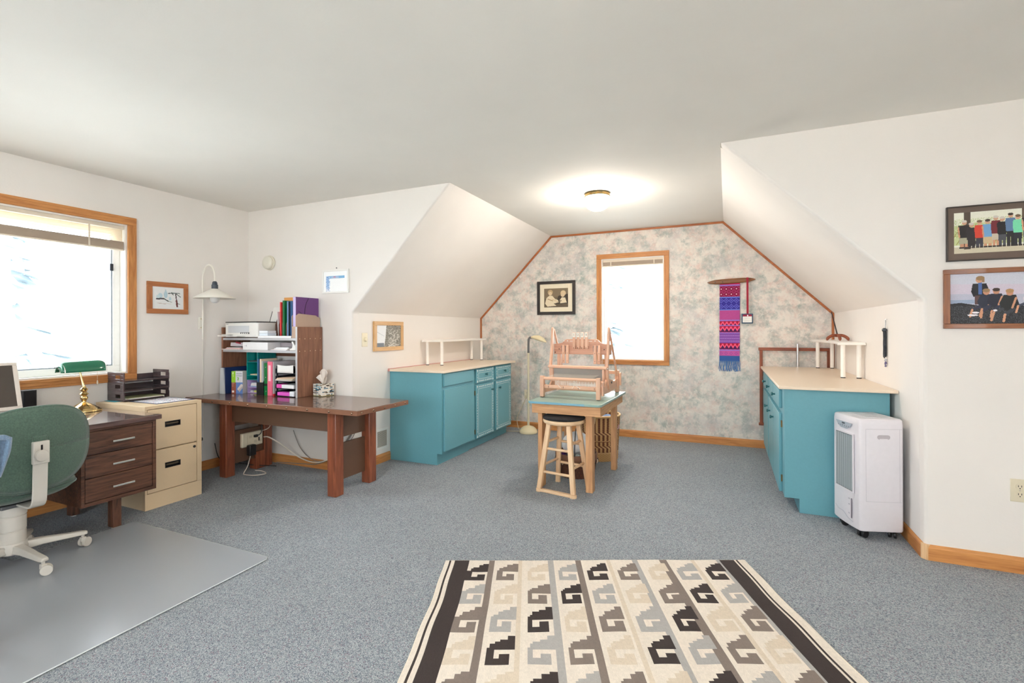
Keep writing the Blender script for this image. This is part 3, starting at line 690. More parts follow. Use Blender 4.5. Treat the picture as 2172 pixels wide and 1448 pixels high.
def trimp(k):
    a = 2 * PI * k / 56; y = math.copysign(abs(math.cos(a)) ** .8, math.cos(a)) * .257; z = .648 + math.copysign(abs(math.sin(a)) ** .8, math.sin(a)) * .214
    return fr @ Vector((.262 - 1.15 * y * y + .05 * (z - .65) - .004, y, z))
MB().tube([trimp(k) for k in range(56)], .009, 8, closed=True).build('edge_piping', GREENF, t, smooth=80)
MB().xf(fr).box(.277, -.03, .69, .288, .03, .715).build('bracket_pocket', GREENF, t, bev=.003)
# ---- clear chair mat
CM = clear('clear_vinyl_mat', (248, 248, 248), .50, (218, 224, 232), .26, 1.0)
MTP = [(-3.80, 1.33), (-3.555, 1.35), (-3.555, 1.958), (-2.33, 1.958), (-2.306, 1.935), (-2.27, -.3), (-3.30, -.3), (-3.30, 1.0), (-3.80, 1.02)]
o = MB().prism(MTP, 'z', .004, .009).build('chair_mat', CM, bev=.002)
MB().tube([(x, y, .006) for x, y in MTP[1:6]], .003, 6).build('moulded_edge', mat('mat_edge', (214, 220, 222), .2, coat=.6), o, smooth=60)
tag(o, 'clear vinyl mat on the carpet under the green chair', 'chair mat')
# ---- second chair with a blue plush throw, mostly outside the frame
t = thing('wooden_chair', 'reddish wooden side chair under the blue plush throw at the left edge', 'chair', (-2.78, .70, .009), math.radians(20))
for x in (-.19, .19):
    for y in (-.19, .19): MB().box(x - .018, y - .018, 0, x + .018, y + .018, .44 if y < 0 else .80).build('leg', DARKRED['z'], t, bev=.003)
MB().box(-.22, -.22, .44, .22, .165, .465).build('seat', DARKRED['x'], t, bev=.006)
for z in (.56, .66, .745): MB().box(-.17, .178, z, .17, .202, z + .045).build('back_slat', DARKRED['x'], t, bev=.003)
def thr(u, v):
    s = (v - .5) * 2; x = (u - .5) * (.46 - .10 * abs(2 * v - 1) ** 2)
    if abs(s) < .12: y = .19 + s * .35; z = .826 - s * s * .6
    else: y = .19 + math.copysign(.042 + .006 * math.sin(u * 19), s); z = .818 - (abs(s) - .12) * .24 * (1 - .25 * abs(2 * u - 1) ** 2)
    return (x, y, z + .004 * math.sin(u * 31 + v * 17))
o = MB().sheet(thr, 40, 30).build('plush_throw', mat('blue_plush', (118, 146, 176), .98, noise=.35, nscale=120, bump=1.0, bscale=180, sheen=.5), None, smooth=80, solid=.02)
tag(o, 'fuzzy blue plush throw at the left edge, behind the green chair back', 'throw', loc=(-2.78, .70, .009)); o.rotation_euler = (0, 0, math.radians(20))
# ---- waste bin
t = thing('waste_bin', 'slim black plastic waste bin behind the filing cabinet', 'bin', (-4.10, 2.66, 0))
MB().lathe([(.085, 0), (.085, .004), (.105, .34), (.112, .342), (.112, .352), (.100, .352), (.082, .01), (.001, .01)], n=28, cap=False).build('bucket', BLACK, t)
MB().lathe([(.106, .338), (.116, .342), (.116, .356), (.104, .358)], n=28, cap=False).build('rim', BLACK, t)
# ---- picture of a tree on the window wall
def framed(name, label, cat, M, w, h, fw, ft, fm, cv, matw=0, matc=None, glass=False, group=None, miter=True):
    """picture hanging on a wall: local x across, y up, z out of the wall"""
    t = thing(name, label, cat, group=group); t.matrix_world = M
    for (a, b_, ax) in (((-w / 2, h / 2 - fw), (w / 2, h / 2), 'x'), ((-w / 2, -h / 2), (w / 2, -h / 2 + fw), 'x'), ((-w / 2, -h / 2 + fw), (-w / 2 + fw, h / 2 - fw), 'y'), ((w / 2 - fw, -h / 2 + fw), (w / 2, h / 2 - fw), 'y')):
        MB().box(a[0], a[1], .001, b_[0], b_[1], ft).build('frame_rail', fm[ax] if isinstance(fm, dict) else fm, t, bev=.002)
    iw, ih = w - 2 * fw, h - 2 * fw
    MB().box(-iw / 2 - .002, -ih / 2 - .002, .002, iw / 2 + .002, ih / 2 + .002, ft * .55).build('mat_board' if matw else 'backing_board', mat(*(matc or ('picture_mat', (238, 234, 226), .8))), t, smooth=0)
    pw, ph = iw - 2 * matw, ih - 2 * matw
    cv.mesh('print', PRINT, t, (-pw / 2, ph / 2, ft * .55 + .0008), (pw, 0, 0), (0, -ph, 0))
    if glass: MB().box(-iw / 2, -ih / 2, ft * .7, iw / 2, ih / 2, ft * .72).build('glazing', GLASS, t, smooth=0)
    return t
cv = Canvas(80, 60, (236, 238, 238)); Yn = cv.Y
cv.ell(.25, .40, .07, .12, (196, 220, 228)).ell(.42, .34, .055, .16, (176, 206, 216)).ell(.42, .30, .03, .2, (186, 212, 222)).ell(.56, .52, .04, .08, (196, 220, 228)).ell(.18, .45, .06, .08, (210, 228, 232))
cv.line(.14, .55, .36, .53, .05, (70, 66, 72), .75).line(.36, .53, .50, .64, .035, (72, 84, 80), .75).line(.50, .64, .62, .68, .015, (130, 130, 128), .75)
cv.line(.16, .74, .42, .77, .02, (206, 192, 188), .75).line(.42, .74, .60, .76, .012, (220, 208, 200), .75)
cv.line(.74, .26, .77, .60, .035, (74, 58, 62), .75).line(.77, .60, .79, .86, .06, (112, 52, 50), .75).line(.78, .72, .88, .76, .018, (92, 72, 72), .75)
cv.line(.74, .25, .50, .28, .03, (92, 100, 100), .75).line(.60, .24, .88, .26, .025, (100, 118, 112), .75).line(.76, .28, .90, .42, .03, (110, 124, 120), .75).line(.62, .27, .66, .33, .03, (70, 80, 78), .75)
cv.noise(.05)
CEDAR = {'x': wood('cedar_frame_x', (156, 92, 50), (190, 124, 76), 'x', rough=.5), 'y': wood('cedar_frame_y', (156, 92, 50), (190, 124, 76), 'y', rough=.5)}
framed('framed_painting', 'wood-framed watercolour of a bare tree on the window wall', 'picture', face_M((XL, 2.645, 1.540), (0, 1, 0), (0, 0, 1)), .338, .265, .040, .018, CEDAR, cv)
# ---- swing-arm wall lamp
t = thing('wall_lamp', 'white gooseneck wall lamp with a wide cone shade in the corner', 'wall lamp', (XL, 2.935, 0))
WE = mat('white_enamel', (236, 232, 222), .35)
MB().box(0, -.022, 1.275, .012, .012, 1.388).build('wall_bracket', WE, t, bev=.003)
for z in (1.37, 1.292): MB().ball((.0135, -.005, z), .004, n=8, m=6).build('bracket_screw', BRASS, t)
arc = [(.022, .006, 1.19), (.022, .006, 1.45), (.022, .006, 1.72)] + [(.022 + .089 * (1 - math.cos(a)), .006 - .005 * (1 - math.cos(a)), 1.735 + .115 * math.sin(a)) for a in [PI * k / 16 for k in range(0, 17)]] + [(.200, -.005, 1.69)]
MB().tube(arc, .0075, 10).build('arm', WE, t)
MB().lathe([(.012, 1.70), (.020, 1.690), (.022, 1.672), (.026, 1.668), (.026, 1.636), (.020, 1.630)], (.200, -.005, 0), 20).build('lamp_holder', mat('slate_plastic', (64, 72, 82), .4), t)
MB().lathe([(.026, 1.634), (.030, 1.632), (.100, 1.592), (.166, 1.553), (.167, 1.548), (.163, 1.549), (.098, 1.587), (.026, 1.628)], (.200, -.005, 0), 40, cap=False).build('shade', WE, t, smooth=60)
MB().lathe([(.012, 1.635), (.014, 1.60), (.034, 1.575), (.040, 1.548), (.034, 1.522), (.016, 1.508), (.001, 1.506)], (.200, -.005, 0), 24).build('bulb', mat('opal_bulb', (226, 226, 224), .3), t, smooth=60)
MB().tube(curve([(.022, .006, 1.19), (.010, .012, 1.05), (.006, .02, .9), (.006, .012, .74), (.006, .03, .5), (.006, .02, .2)], 6), .0022, 6).build('flex', WE, t)
# ---- smoke alarm and white framed snow picture
t = thing('smoke_alarm', 'round cream smoke alarm high on the back wall', 'smoke alarm', (-4.022, YB, 1.917))
MB().lathe([(.066, 0), (.070, -.004), (.070, -.016), (.066, -.020)], n=36, axis='y').build('base', mat('alarm_cream', (226, 220, 204), .45), t)
MB().lathe([(.060, -.020), (.063, -.024), (.063, -.040), (.056, -.048), (.02, -.050), (.001, -.050)], n=36, axis='y').build('cover', mat('alarm_cover', (232, 228, 214), .45), t, smooth=50)
cv = Canvas(60, 40, (250, 251, 252)); cv.rect(.10, .22, .88, .84, (246, 249, 253)).rect(.10, .22, .88, .38, (120, 176, 220)).rect(.10, .22, .24, .84, (150, 184, 224)).rect(.24, .36, .88, .86, (250, 251, 252))
cv.ell(.48, .30, .18, .06, (170, 190, 220)).ell(.46, .28, .05, .03, (196, 120, 140)).speck((cv.X < .26) & (cv.X > .10) & (cv.Y > .22), [(100, 140, 196), (190, 214, 240)], .5).noise(.03)
framed('framed_photo', 'white-framed snow photo on the back wall', 'picture', face_M((-3.197, YB, 1.702), (1, 0, 0), (0, 0, 1)), .306, .212, .016, .014, WHITE, cv)
o = MB().cyl((-3.19, YB - .004, 1.823), (-3.19, YB, 1.823), .006, .006, 8).build('picture_nail', STEELG); tag(o, 'small nail above the white-framed snow photo', 'nail')
# ================================================================== the work table and what stands on it
ZT = .684
t = thing('work_table', 'long brown work table with studded edge band and redwood posts', 'table', (0, 0, 0))
tx0, tx1, ty0, ty1 = -4.310, -2.412, 2.788, 3.412
MB().box(tx0, ty0, ZT - .038, tx1, ty1, ZT).build('table_top', TBL, t, bev=.003)
MB().box(tx0, ty0 - .004, ZT - .036, tx1 + .004, ty0, ZT - .002).box(tx1, ty0, ZT - .036, tx1 + .004, ty1, ZT - .002).build('edge_band', TBAND, t, bev=.001)
STUD = mat('stud_bronze', (150, 124, 104), .25, 1.0)
st = None
def stud(p, n):
    global st
    if st is None: st = MB().lathe([(.0085, 0), (.0075, .003), (.004, .0055), (.0005, .0065)], n=12).build('stud', STUD, t, smooth=60)
    else: st = st.copy(); COL.objects.link(st)
    st.location = p; st.rotation_euler = Vector((0, 0, 1)).rotation_difference(Vector(n)).to_euler()
for k in range(9): stud((-4.17 + k * .2145, ty0 - .004, ZT - .019), (0, -1, 0))
for k in range(5): stud((tx1 + .004, ty0 + .045 + k * .133, ZT - .019), (1, 0, 0))
for (x0, x1) in ((-3.992, -3.908), (-2.772, -2.688)):
    for (y0, y1) in ((2.872, 2.960), (3.260, 3.348)):
        MB().prism([(x0, y0), (x1, y0), (x1, y1), (x0, y1)], 'z', 0, ZT - .038).build('leg', REDW['z'], t, bev=.006)
    if x0 < -3.5: MB().box(x0, 3.17, 0, x1, 3.262, .16).build('foot_block', REDW['z'], t, bev=.003)
MB().box(-3.908, 2.930, .478, -2.772, 2.948, ZT - .038).build('front_apron', APRON, t, bev=.001)
MB().box(-3.908, 3.285, .478, -2.772, 3.303, ZT - .038).build('rear_apron', APRON, t, bev=.001)
for x, nm in ((-3.935, 'l'), (-2.745, 'r')):
    MB().box(x - .009, 2.960, .43, x + .009, 3.260, ZT - .038).build('side_apron', APRON, t, bev=.001)
    MB().box(x - .009, 2.960, .10, x + .009, 3.260, .385).build('side_panel', APRON, t, bev=.001)
# ---- power strip and cords below
t = thing('power_strip', 'cream surge protector screwed to the inner side panel of the work table', 'power strip', (-3.926, 0, 0))
sp = mat('surge_cream', (224, 214, 190), .45)
MB().box(0, 3.02, .225, .030, 3.232, .350).build('housing', sp, t, bev=.006)
MB().box(.0005, 3.022, .228, .033, 3.072, .347).build('end_cap', sp, t, bev=.006)
for (y, z) in ((3.105, .31), (3.155, .31), (3.155, .262), (3.205, .262)): MB().box(.030, y - .014, z - .011, .0312, y + .014, z + .011).build('socket', mat('surge_socket', (206, 196, 172), .5), t)
MB().box(.030, 3.185, .26, .033, 3.197, .292).build('rocker_switch', BLACK, t)
o = MB().box(-3.893, 3.058, .150, -3.845, 3.125, .245).build('power_adapter', BLACK, None, bev=.008); tag(o, 'black power adapter plugged into the cream surge protector', 'adapter')
o = MB().box(-3.895, 3.135, .30, -3.875, 3.165, .322).tube(curve([(-3.88, 3.165, .311), (-3.865, 3.19, .335), (-3.87, 3.20, .40), (-3.90, 3.19, .47)], 6), .004, 6).build('power_cable', BLACK, bev=0); tag(o, 'short black plug and cord at the top of the surge protector', 'cord')
CW = mat('white_cord', (222, 212, 198), .5); CG = mat('grey_cord', (140, 132, 124), .5)
def cord(name, pts, r, m, label, cat='cord', grp=None):
    o = MB().tube(curve(pts, 8), r, 6).build(name, m, smooth=60); return tag(o, label, cat, grp)
cord('power_cable', [(-3.885, 3.236, .285), (-3.82, 3.24, .285), (-3.74, 3.31, .21), (-3.62, 3.38, .10), (-3.45, 3.40, .06), (-3.28, 3.398, .10), (-3.10, 3.395, .25), (-2.98, 3.39, .42), (-2.96, 3.32, .50)], .006, CW, 'thick white cord drooping from the surge protector to the back wall')
cord('power_cable', [(-3.88, 3.37, .02), (-3.62, 3.395, .03), (-3.40, 3.395, .05), (-3.22, 3.40, .13), (-3.05, 3.40, .30), (-2.93, 3.39, .46), (-2.91, 3.32, .50)], .0045, CG, 'thin grey cord climbing the back wall under the work table')
cord('power_cable', [(-3.70, 3.405, .33), (-3.62, 3.408, .18), (-3.50, 3.41, .09), (-3.36, 3.41, .075), (-3.15, 3.408, .16), (-2.99, 3.405, .33), (-2.90, 3.40, .50)], .0035, CG, 'faint grey cord looping against the back wall behind the thicker cords')
cord('power_cable', [(-3.885, 3.21, .345), (-3.84, 3.25, .37), (-3.84, 3.27, .43), (-3.885, 3.23, .475)], .0035, CW, 'short white cord curling up from the surge protector')
cord('power_cable', [(-3.88, 3.09, .15), (-3.89, 3.07, .06), (-3.90, 3.04, .004), (-3.84, 3.00, .006), (-3.74, 3.02, .006), (-3.70, 3.10, .006), (-3.80, 3.14, .006), (-3.87, 3.13, .006)], .004, CW, 'loose white cord lying on the carpet inside the table')
cord('power_cable', [(-4.16, 2.95, .26), (-4.09, 2.93, .16), (-4.04, 2.95, .11), (-4.0, 3.0, .10), (-3.95, 3.16, .04), (-3.80, 3.30, .01)], .0035, BLACK, 'thin black cord trailing from the bin towards the table leg')
# ---- desktop hutch
hx0, hx1, hy0, hy1, hz = -4.312, -3.352, 3.128, 3.418, 1.294
t = thing('desktop_hutch', 'walnut desktop hutch with two pale-edged shelves on the work table', 'shelf unit', (0, 0, ZT)); t.location = (0, 0, 0)
EDGE = mat('pale_edging', (186, 184, 186), .35)
for (x0, x1) in ((hx0, hx0 + .020), (hx1 - .020, hx1)):
    p = MB().box(x0, hy0 + .002, ZT + .001, x1, hy1, hz).build('side_panel', HUTCH['z'], t, bev=.001)
    MB().box(x0, hy0, ZT + .001, x1, hy0 + .002, hz).build('edging', EDGE if x0 > -4 else HUTCH['z'], p, smooth=0)
    if x0 > -4:
        for z in (1.19, 1.083):
            for k in range(5): MB().lathe([(.0042, 0), (.0035, .0015), (.0005, .002)], n=8, axis='x').build('screw_cap', mat('pale_cap', (226, 196, 168), .4), p).location = (x1, hy0 + .026 + k * .060, z)
for (z0, z1) in ((1.176, 1.197), (1.067, 1.088)):
    s = MB().box(hx0 + .020, hy0 + .003, z0, hx1 - .020, hy1, z1).build('shelf', HUTCH['x'], t, smooth=0)
    MB().box(hx0 + .020, hy0 + .001, z0, hx1 - .020, hy0 + .003, z1).build('edging', EDGE, s, smooth=0)
MB().box(hx0 + .02, hy1 - .005, 1.02, hx1 - .02, hy1, 1.067).build('back_rail', HUTCH['x'], t, smooth=0)
S1, S2 = 1.1972, 1.0882
def blk(name, c, a, b, label, cat, grp=None, bev=.001, rough=.6):
    o = MB().box(*a, *b).build(name, mat('card_%d_%d_%d' % c, c, rough), None, bev=bev); return tag(o, label, cat, grp)
# ---- printer
t = thing('inkjet_printer', 'white inkjet printer with black lid on top of the hutch', 'printer', (-4.06, 3.235, S1))
PW = mat('printer_white', (236, 234, 230), .4)
b = MB().prism([(-.208, -.10), (.19, -.10), (.208, -.08), (.208, .135), (-.208, .135)], 'z', .006, .140).build('body', PW, t, bev=.006)
MB().box(-.208, -.10, .140, .208, .135, .148).build('scanner_lid', mat('black_gloss', (30, 29, 30), .2), t, bev=.002)
MB().box(-.168, -.1022, .045, .108, -.099, .110).build('output_slot', mat('slot_grey', (206, 208, 212), .5), t, bev=.001)
MB().box(.00, -.104, .036, .112, -.1005, .050).build('control_strip', BLACK, t)
for k in range(4): MB().box(.012 + k * .025, -.1055, .037, .028 + k * .025, -.104, .046).build('button', WHITE, t)
MB().box(-.20, -.185, .012, .06, -.09, .020).box(-.20, -.185, .02, -.10, -.12, .024).box(-.17, -.17, .028, -.10, -.10, .034).build('output_tray', WHITE, t, bev=.002)
M = Matrix.Translation((.07, .155, .145)) @ Euler((-.30, 0, 0)).to_matrix().to_4x4()
MB().xf(M).box(.0, -.004, 0, .14, 0, .11).build('paper_support', BLACK, t, bev=.002)
MB().xf(M).box(.012, -.006, .0, .128, -.0045, .165).build('paper_sheet', PAPER, t)
lettering('badge_lettering', 'Printer', .012, mat('badge_grey', (120, 122, 126), .5), t, face_M((-.182, -.1004, .128), (1, 0, 0), (0, 0, 1)))
# ---- white boxes beside it
blk('ink_box', (240, 240, 242), (-3.838, 3.135, S1), (-3.43, 3.25, S1 + .018), 'long flat white box on the hutch in front of the printer', 'box')
blk('ink_box', (226, 234, 244), (-3.833, 3.145, S1 + .0195), (-3.728, 3.24, S1 + .043), 'blue-banded white cartridge box in the middle of the small pile by the printer', 'box')
blk('ink_box', (236, 240, 246), (-3.835, 3.147, S1 + .0445), (-3.730, 3.238, S1 + .064), 'white cartridge box on top of the small pile by the printer', 'box')
# ---- upright folders in the sorter on the hutch
t = thing('file_sorter', 'brown upright file sorter with curved dividers on top of the hutch', 'file sorter', (0, 0, S1))
DIV = mat('divider_brown', (112, 78, 66), .6)
for k, x in enumerate((-3.768, -3.722, -3.682, -3.632, -3.54)):
    MB().prism([(3.26, 0), (3.40, 0), (3.40, .205), (3.34, .205), (3.29, .185), (3.262, .12)], 'x', x, x + .005).build('divider', DIV, t, bev=.001)
MB().box(-3.770, 3.255, 0, -3.520, 3.405, .004).build('base', DIV, t)
def folder(name, c, x, th, y0, y1, z0, h, label, cat='folder', grp=None, tilt=0.0):
    M = Matrix.Translation((x, 0, z0)) @ Euler((0, tilt, 0)).to_matrix().to_4x4()
    o = MB().xf(M).box(-th / 2, y0, 0, th / 2, y1, h).build(name, mat('card_%d_%d_%d' % c, c, .55), None, bev=.0012); return tag(o, label, cat, grp)
zs = S1 + .0045; G = 'folders in the sorter on the hutch'
folder('paper_folder', (236, 232, 236), -3.738, .006, 3.27, 3.395, zs, .235, 'thin pinkish-white folder at the left end of the sorter', 'folder', G, -.06)
folder('paper_folder', (236, 66, 66), -3.702, .013, 3.262, 3.40, zs, .320, 'bright red folder in the sorter', 'folder', G)
folder('paper_folder', (0, 104, 52), -3.658, .024, 3.258, 3.40, zs, .333, 'tall green folder in the sorter', 'folder', G)
folder('paper_folder', (110, 142, 186), -3.612, .016, 3.262, 3.40, zs, .325, 'pale blue folder in the sorter', 'folder', G)
folder('paper_folder', (24, 34, 58), -3.596, .010, 3.262, 3.40, zs, .322, 'navy folder in the sorter', 'folder', G)
folder('paper_folder', (26, 84, 134), -3.565, .026, 3.262, 3.40, zs, .328, 'deep blue folder with a white tab in the sorter', 'folder', G)
o = MB().box(-3.815, 3.406, zs, -3.63, 3.411, zs + .372).build('manila_envelope', mat('manila', (226, 164, 92), .7)); tag(o, 'orange manila envelope standing behind the upright folders', 'envelope')
t = thing('magazine_holder', 'tan cardboard magazine holder on the right end of the hutch', 'magazine holder', (0, 0, S1))
KR = mat('kraft_card', (186, 160, 142), .75)
b = MB()
for x in (-3.424, -3.3785): b.prism([(3.135, 0), (3.412, 0), (3.412, .175), (3.36, .200), (3.165, .212), (3.135, .19)], 'x', x, x + .004)
b.box(-3.4235, 3.135, 0, -3.375, 3.412, .003).box(-3.4235, 3.135, .003, -3.375, 3.138, .10).box(-3.4235, 3.409, .003, -3.375, 3.412, .175); b.build('case', KR, t)
t = thing('gift_box', 'purple flat box with a dark curved stripe standing in the cardboard holder', 'box', (0, 0, S1 + .004))
MB().box(-3.412, 3.142, 0, -3.3825, 3.405, .352).build('lid', mat('purple_card', (104, 56, 122), .45), t, bev=.002)
MB().box(-3.4125, 3.140, .002, -3.382, 3.1425, .350).build('pale_end', mat('lilac_end', (196, 180, 226), .5), t)
MB().tube(curve([(-3.3820, 3.17, .23), (-3.3820, 3.22, .20), (-3.3820, 3.25, .16)], 6) , .0022, 4).tube(curve([(-3.3820, 3.285, .345), (-3.3820, 3.25, .28), (-3.3820, 3.243, .20), (-3.3820, 3.26, .14)], 6), .003, 4).build('curved_stripe', mat('dark_purple', (56, 24, 66), .5), t)
# ---- middle shelf
t = thing('white_box', 'long white cardboard box on the middle hutch shelf', 'box', (0, 0, S2))
MB().box(-4.035, 3.135, 0, -3.715, 3.33, .070).build('carton', mat('white_card', (242, 241, 242), .6), t, bev=.002)
MB().box(-4.012, 3.1344, .036, -3.992, 3.135, .038).box(-3.988, 3.1344, .030, -3.984, 3.135, .046).build('printed_mark', mat('mark_grey', (120, 116, 130), .6), t)
zz = S2
for i, (c, cx, w, lab) in enumerate(((( 232, 222, 216), -4.16, .24, 'cream envelope sticking out at the left end of the middle shelf'), ((236, 190, 190), -4.15, .19, 'pink edged envelope second in the left pile of the middle shelf'), ((232, 226, 224), -4.17, .17, 'grey-white envelope third in the left pile of the middle shelf'))):
    o = MB().xf(Matrix.Translation((cx, 3.22, zz + .003)) @ Euler((0, 0, -.1 + .1 * i)).to_matrix().to_4x4()).box(-w / 2, -.12 + .02 * i, -.003, w / 2, .09, .003).build('envelope', mat('card_%d_%d_%d' % c, c, .7)); tag(o, lab, 'envelope', 'envelopes at the left end of the middle shelf'); zz += .0065
b = MB().xf(Matrix.Translation((-4.155, 3.24, zz + .002)) @ Euler((-.12, 0, .06)).to_matrix().to_4x4())
b.box(-.09, -.07, 0, .09, .05, .035); o = b.build('greeting_card', mat('card_grey', (206, 200, 206), .7), bev=.001); tag(o, 'grey folded card standing on the left pile of the middle shelf', 'card')
o = MB().xf(Matrix.Translation((-4.145, 3.172, zz + .047))).bar((-.03, 0, .0), (.035, 0, -.010), .004, .012).build('red_ribbon', mat('ribbon_red', (160, 40, 60), .6)); tag(o, 'red ribbon bit on the grey folded card', 'ribbon')
blk('document_box', (178, 168, 172), (-3.70, 3.26, S2), (-3.52, 3.40, S2 + .066), 'mauve-grey flat box behind the papers on the middle shelf', 'box')
blk('teal_box', (12, 96, 98), (-3.515, 3.28, S2), (-3.385, 3.40, S2 + .074), 'dark teal box at the right back of the middle shelf', 'box')
zz = S2
for i in range(4):
    c = ((240, 240, 244), (232, 222, 218), (244, 243, 244), (236, 236, 240))[i]
    lab = ('bottom white sheet of the right pile on the middle shelf', 'cream sheet second in the right pile on the middle shelf', 'white pad third in the right pile on the middle shelf', 'top white pad of the right pile on the middle shelf')[i]
    w = (.21, .19, .15, .13)[i]; th = (.005, .004, .009, .008)[i]
    o = MB().xf(Matrix.Translation((-3.585 + .012 * i, 3.195, zz + th / 2)) @ Euler((0, 0, .08 * (i - 1))).to_matrix().to_4x4()).box(-w / 2, -.058, -th / 2, w / 2, .05, th / 2).build('paper_pad', mat('card_%d_%d_%d' % c, c, .7), bev=.0006); tag(o, lab, 'paper', 'papers on the right of the middle shelf'); zz += th + .0004
t = thing('tape_dispenser', 'small white tape dispenser at the right end of the middle shelf', 'tape dispenser', (-3.425, 3.17, S2))
MB().prism([(-.05, 0), (.045, 0), (.045, .018), (.02, .03), (-.005, .072), (-.022, .082), (-.030, .070), (-.014, .05), (-.022, .022), (-.05, .012)], 'y', -.012, .012).build('body', WHITE, t, bev=.003)
MB().lathe([(.020, -.010), (.020, .010)], n=20, axis='y', c=(.032, 0, .036)).build('tape_roll', PAPER, t)
# ---- lower shelf: binders, organiser, trays
t = thing('ring_binder', 'navy ring binder with pale spine at the left of the hutch bottom', 'binder', (0, 0, ZT))
MB().box(-4.240, 3.072, 0, -4.188, 3.32, .240).build('cover', mat('navy_cover', (24, 48, 96), .45), t, bev=.003)
MB().prism([(-4.246, 0), (-4.184, 0), (-4.196, .237), (-4.236, .237)], 'y', 3.058, 3.072).build('spine', mat('pale_spine', (190, 196, 200), .5), t, bev=.002)
t = thing('envelope_box', 'green and blue box of security envelopes on the work table', 'box', (-4.156, 3.112, ZT), math.radians(20))
W_, Hh = .108, .206
MB().box(0, .0006, 0, W_, .075, Hh).build('carton', mat('carton_white', (226, 222, 218), .6), t, bev=.001)
cv = Canvas(60, 80, (222, 220, 226)); cv.rect(0, 0, .36, .50, (150, 206, 40)).rect(0, .50, .40, 1, (156, 84, 62)).rect(.40, .50, 1, 1, (98, 132, 196))
cv.poly([(.50, .80), (.86, .56), (1.0, .60), (1.0, .70), (.66, .90)], (224, 212, 206)).poly([(.58, .86), (.98, .66), (1, .74), (.7, .94)], (196, 184, 180)).line(.52, .82, .66, .90, .02, (80, 90, 140), 1.3)
cv.rect(.05, .52, .26, .54, (236, 220, 210)).rect(.05, .60, .20, .615, (220, 180, 168)).rect(.05, .66, .18, .675, (220, 180, 168)).rect(.05, .86, .24, .95, (238, 232, 228)).line(.10, .06, .13, .12, .04, (244, 248, 236), 1.3).line(.18, .06, .13, .12, .04, (244, 248, 236), 1.3).line(.14, .12, .17, .24, .03, (220, 240, 190), 1.3)
cv.line(.52, .40, .62, .30, .04, (104, 178, 50), 1.3).line(.50, .29, .63, .29, .04, (104, 178, 50), 1.3).line(.63, .29, .62, .42, .04, (104, 178, 50), 1.3).noise(.05)
cv.mesh('front_print', PRINT, t, (0, 0, Hh), (W_, 0, 0), (0, 0, -Hh))
LT = mat('letter_blue', (70, 92, 124), .6)
lettering('box_lettering', 'security', .0165, LT, t, face_M((.074, -.0006, Hh - .022), (1, 0, 0), (0, 0, 1)))
lettering('box_lettering', 'envelopes', .0145, LT, t, face_M((.074, -.0006, Hh - .042), (1, 0, 0), (0, 0, 1)))
# stacked plastic racks
TEALP = mat('teal_plastic', (0, 142, 138), .35); LIL = mat('lilac_plastic', (198, 170, 220), .4)
def rack(name, label, x0, x1, y0, y1, z0, z1, m, shelves):
    t = thing(name, label, 'desk rack', (0, 0, 0)); w = .006
    MB().box(x0, y0, z0, x0 + w, y1, z1).build('side', m, t, bev=.001); MB().box(x1 - w, y0, z0, x1, y1, z1).build('side', m, t, bev=.001)
    MB().box(x0 + w, y1 - w, z0, x1 - w, y1, z1).build('back', m, t)
    for z in shelves: MB().box(x0 + w, y0, z, x1 - w, y1 - w, z + .006).build('shelf', m, t, bev=.001)
    return t
rack('lilac_rack', 'lilac plastic rack at the bottom of the teal desk rack', -4.064, -3.924, 3.205, 3.405, ZT, ZT + .122, LIL, (.001 + ZT, ZT + .052))
tr_ = rack('teal_rack', 'teal plastic desk rack stacked on the lilac rack', -4.066, -3.922, 3.200, 3.405, ZT + .1225, 1.062, TEALP, (ZT + .1235, ZT + .160, ZT + .285))
G = 'small things in the plastic racks'
zz = ZT + .0585
for i in range(4):
    c = ((120, 160, 190), (226, 226, 232), (240, 236, 232), (214, 222, 236))[i]; th = (.006, .012, .010, .008)[i]
    o = MB().box(-4.041, 3.217 + .004 * i, zz, -3.946 - .004 * i, 3.39, zz + th).build('card_pack', mat('card_%d_%d_%d' % c, c, .6), bev=.001)
    tag(o, ('blue card pack lowest on the lilac rack shelf', 'white card pack second on the lilac rack shelf', 'cream card pack third on the lilac rack shelf', 'pale blue card pack topmost on the lilac rack shelf')[i], 'card pack', G); zz += th + .0005
blk('eraser', (226, 222, 228), (-4.036, 3.215, ZT + .0075), (-4.001, 3.29, ZT + .024), 'white eraser on the floor of the lilac rack', 'eraser', G)
blk('eraser', (206, 214, 120), (-3.986, 3.215, ZT + .0075), (-3.956, 3.29, ZT + .026), 'yellow-green eraser on the floor of the lilac rack', 'eraser', G)
blk('note_block', (232, 208, 178), (-4.041, 3.217, ZT + .1665), (-3.941, 3.37, ZT + .176), 'buff note block on the middle shelf of the teal rack', 'note block', G)
for i, (c, lab) in enumerate((((150, 176, 40), 'lime marker standing in the teal rack'), ((206, 196, 30), 'yellow marker standing in the teal rack'), ((150, 170, 176), 'grey marker standing in the teal rack'))):
    o = MB().cyl((-4.031 + .024 * i, 3.385, ZT + .1665), (-4.031 + .024 * i, 3.385, ZT + .245 - .01 * (i % 2)), .006, .005, 10).build('marker_pen', mat('pen_%d' % i, c, .4)); tag(o, lab, 'pen', G)
blk('card_file', (222, 216, 216), (-4.041, 3.29, ZT + .302), (-3.941, 3.39, ZT + .374), 'white card file box on the top shelf of the teal rack', 'box', G)
blk('dark_pad', (60, 60, 70), (-4.046, 3.210, ZT + .2915), (-3.936, 3.395, ZT + .3015), 'dark pad under the white card file in the teal rack', 'pad', G)
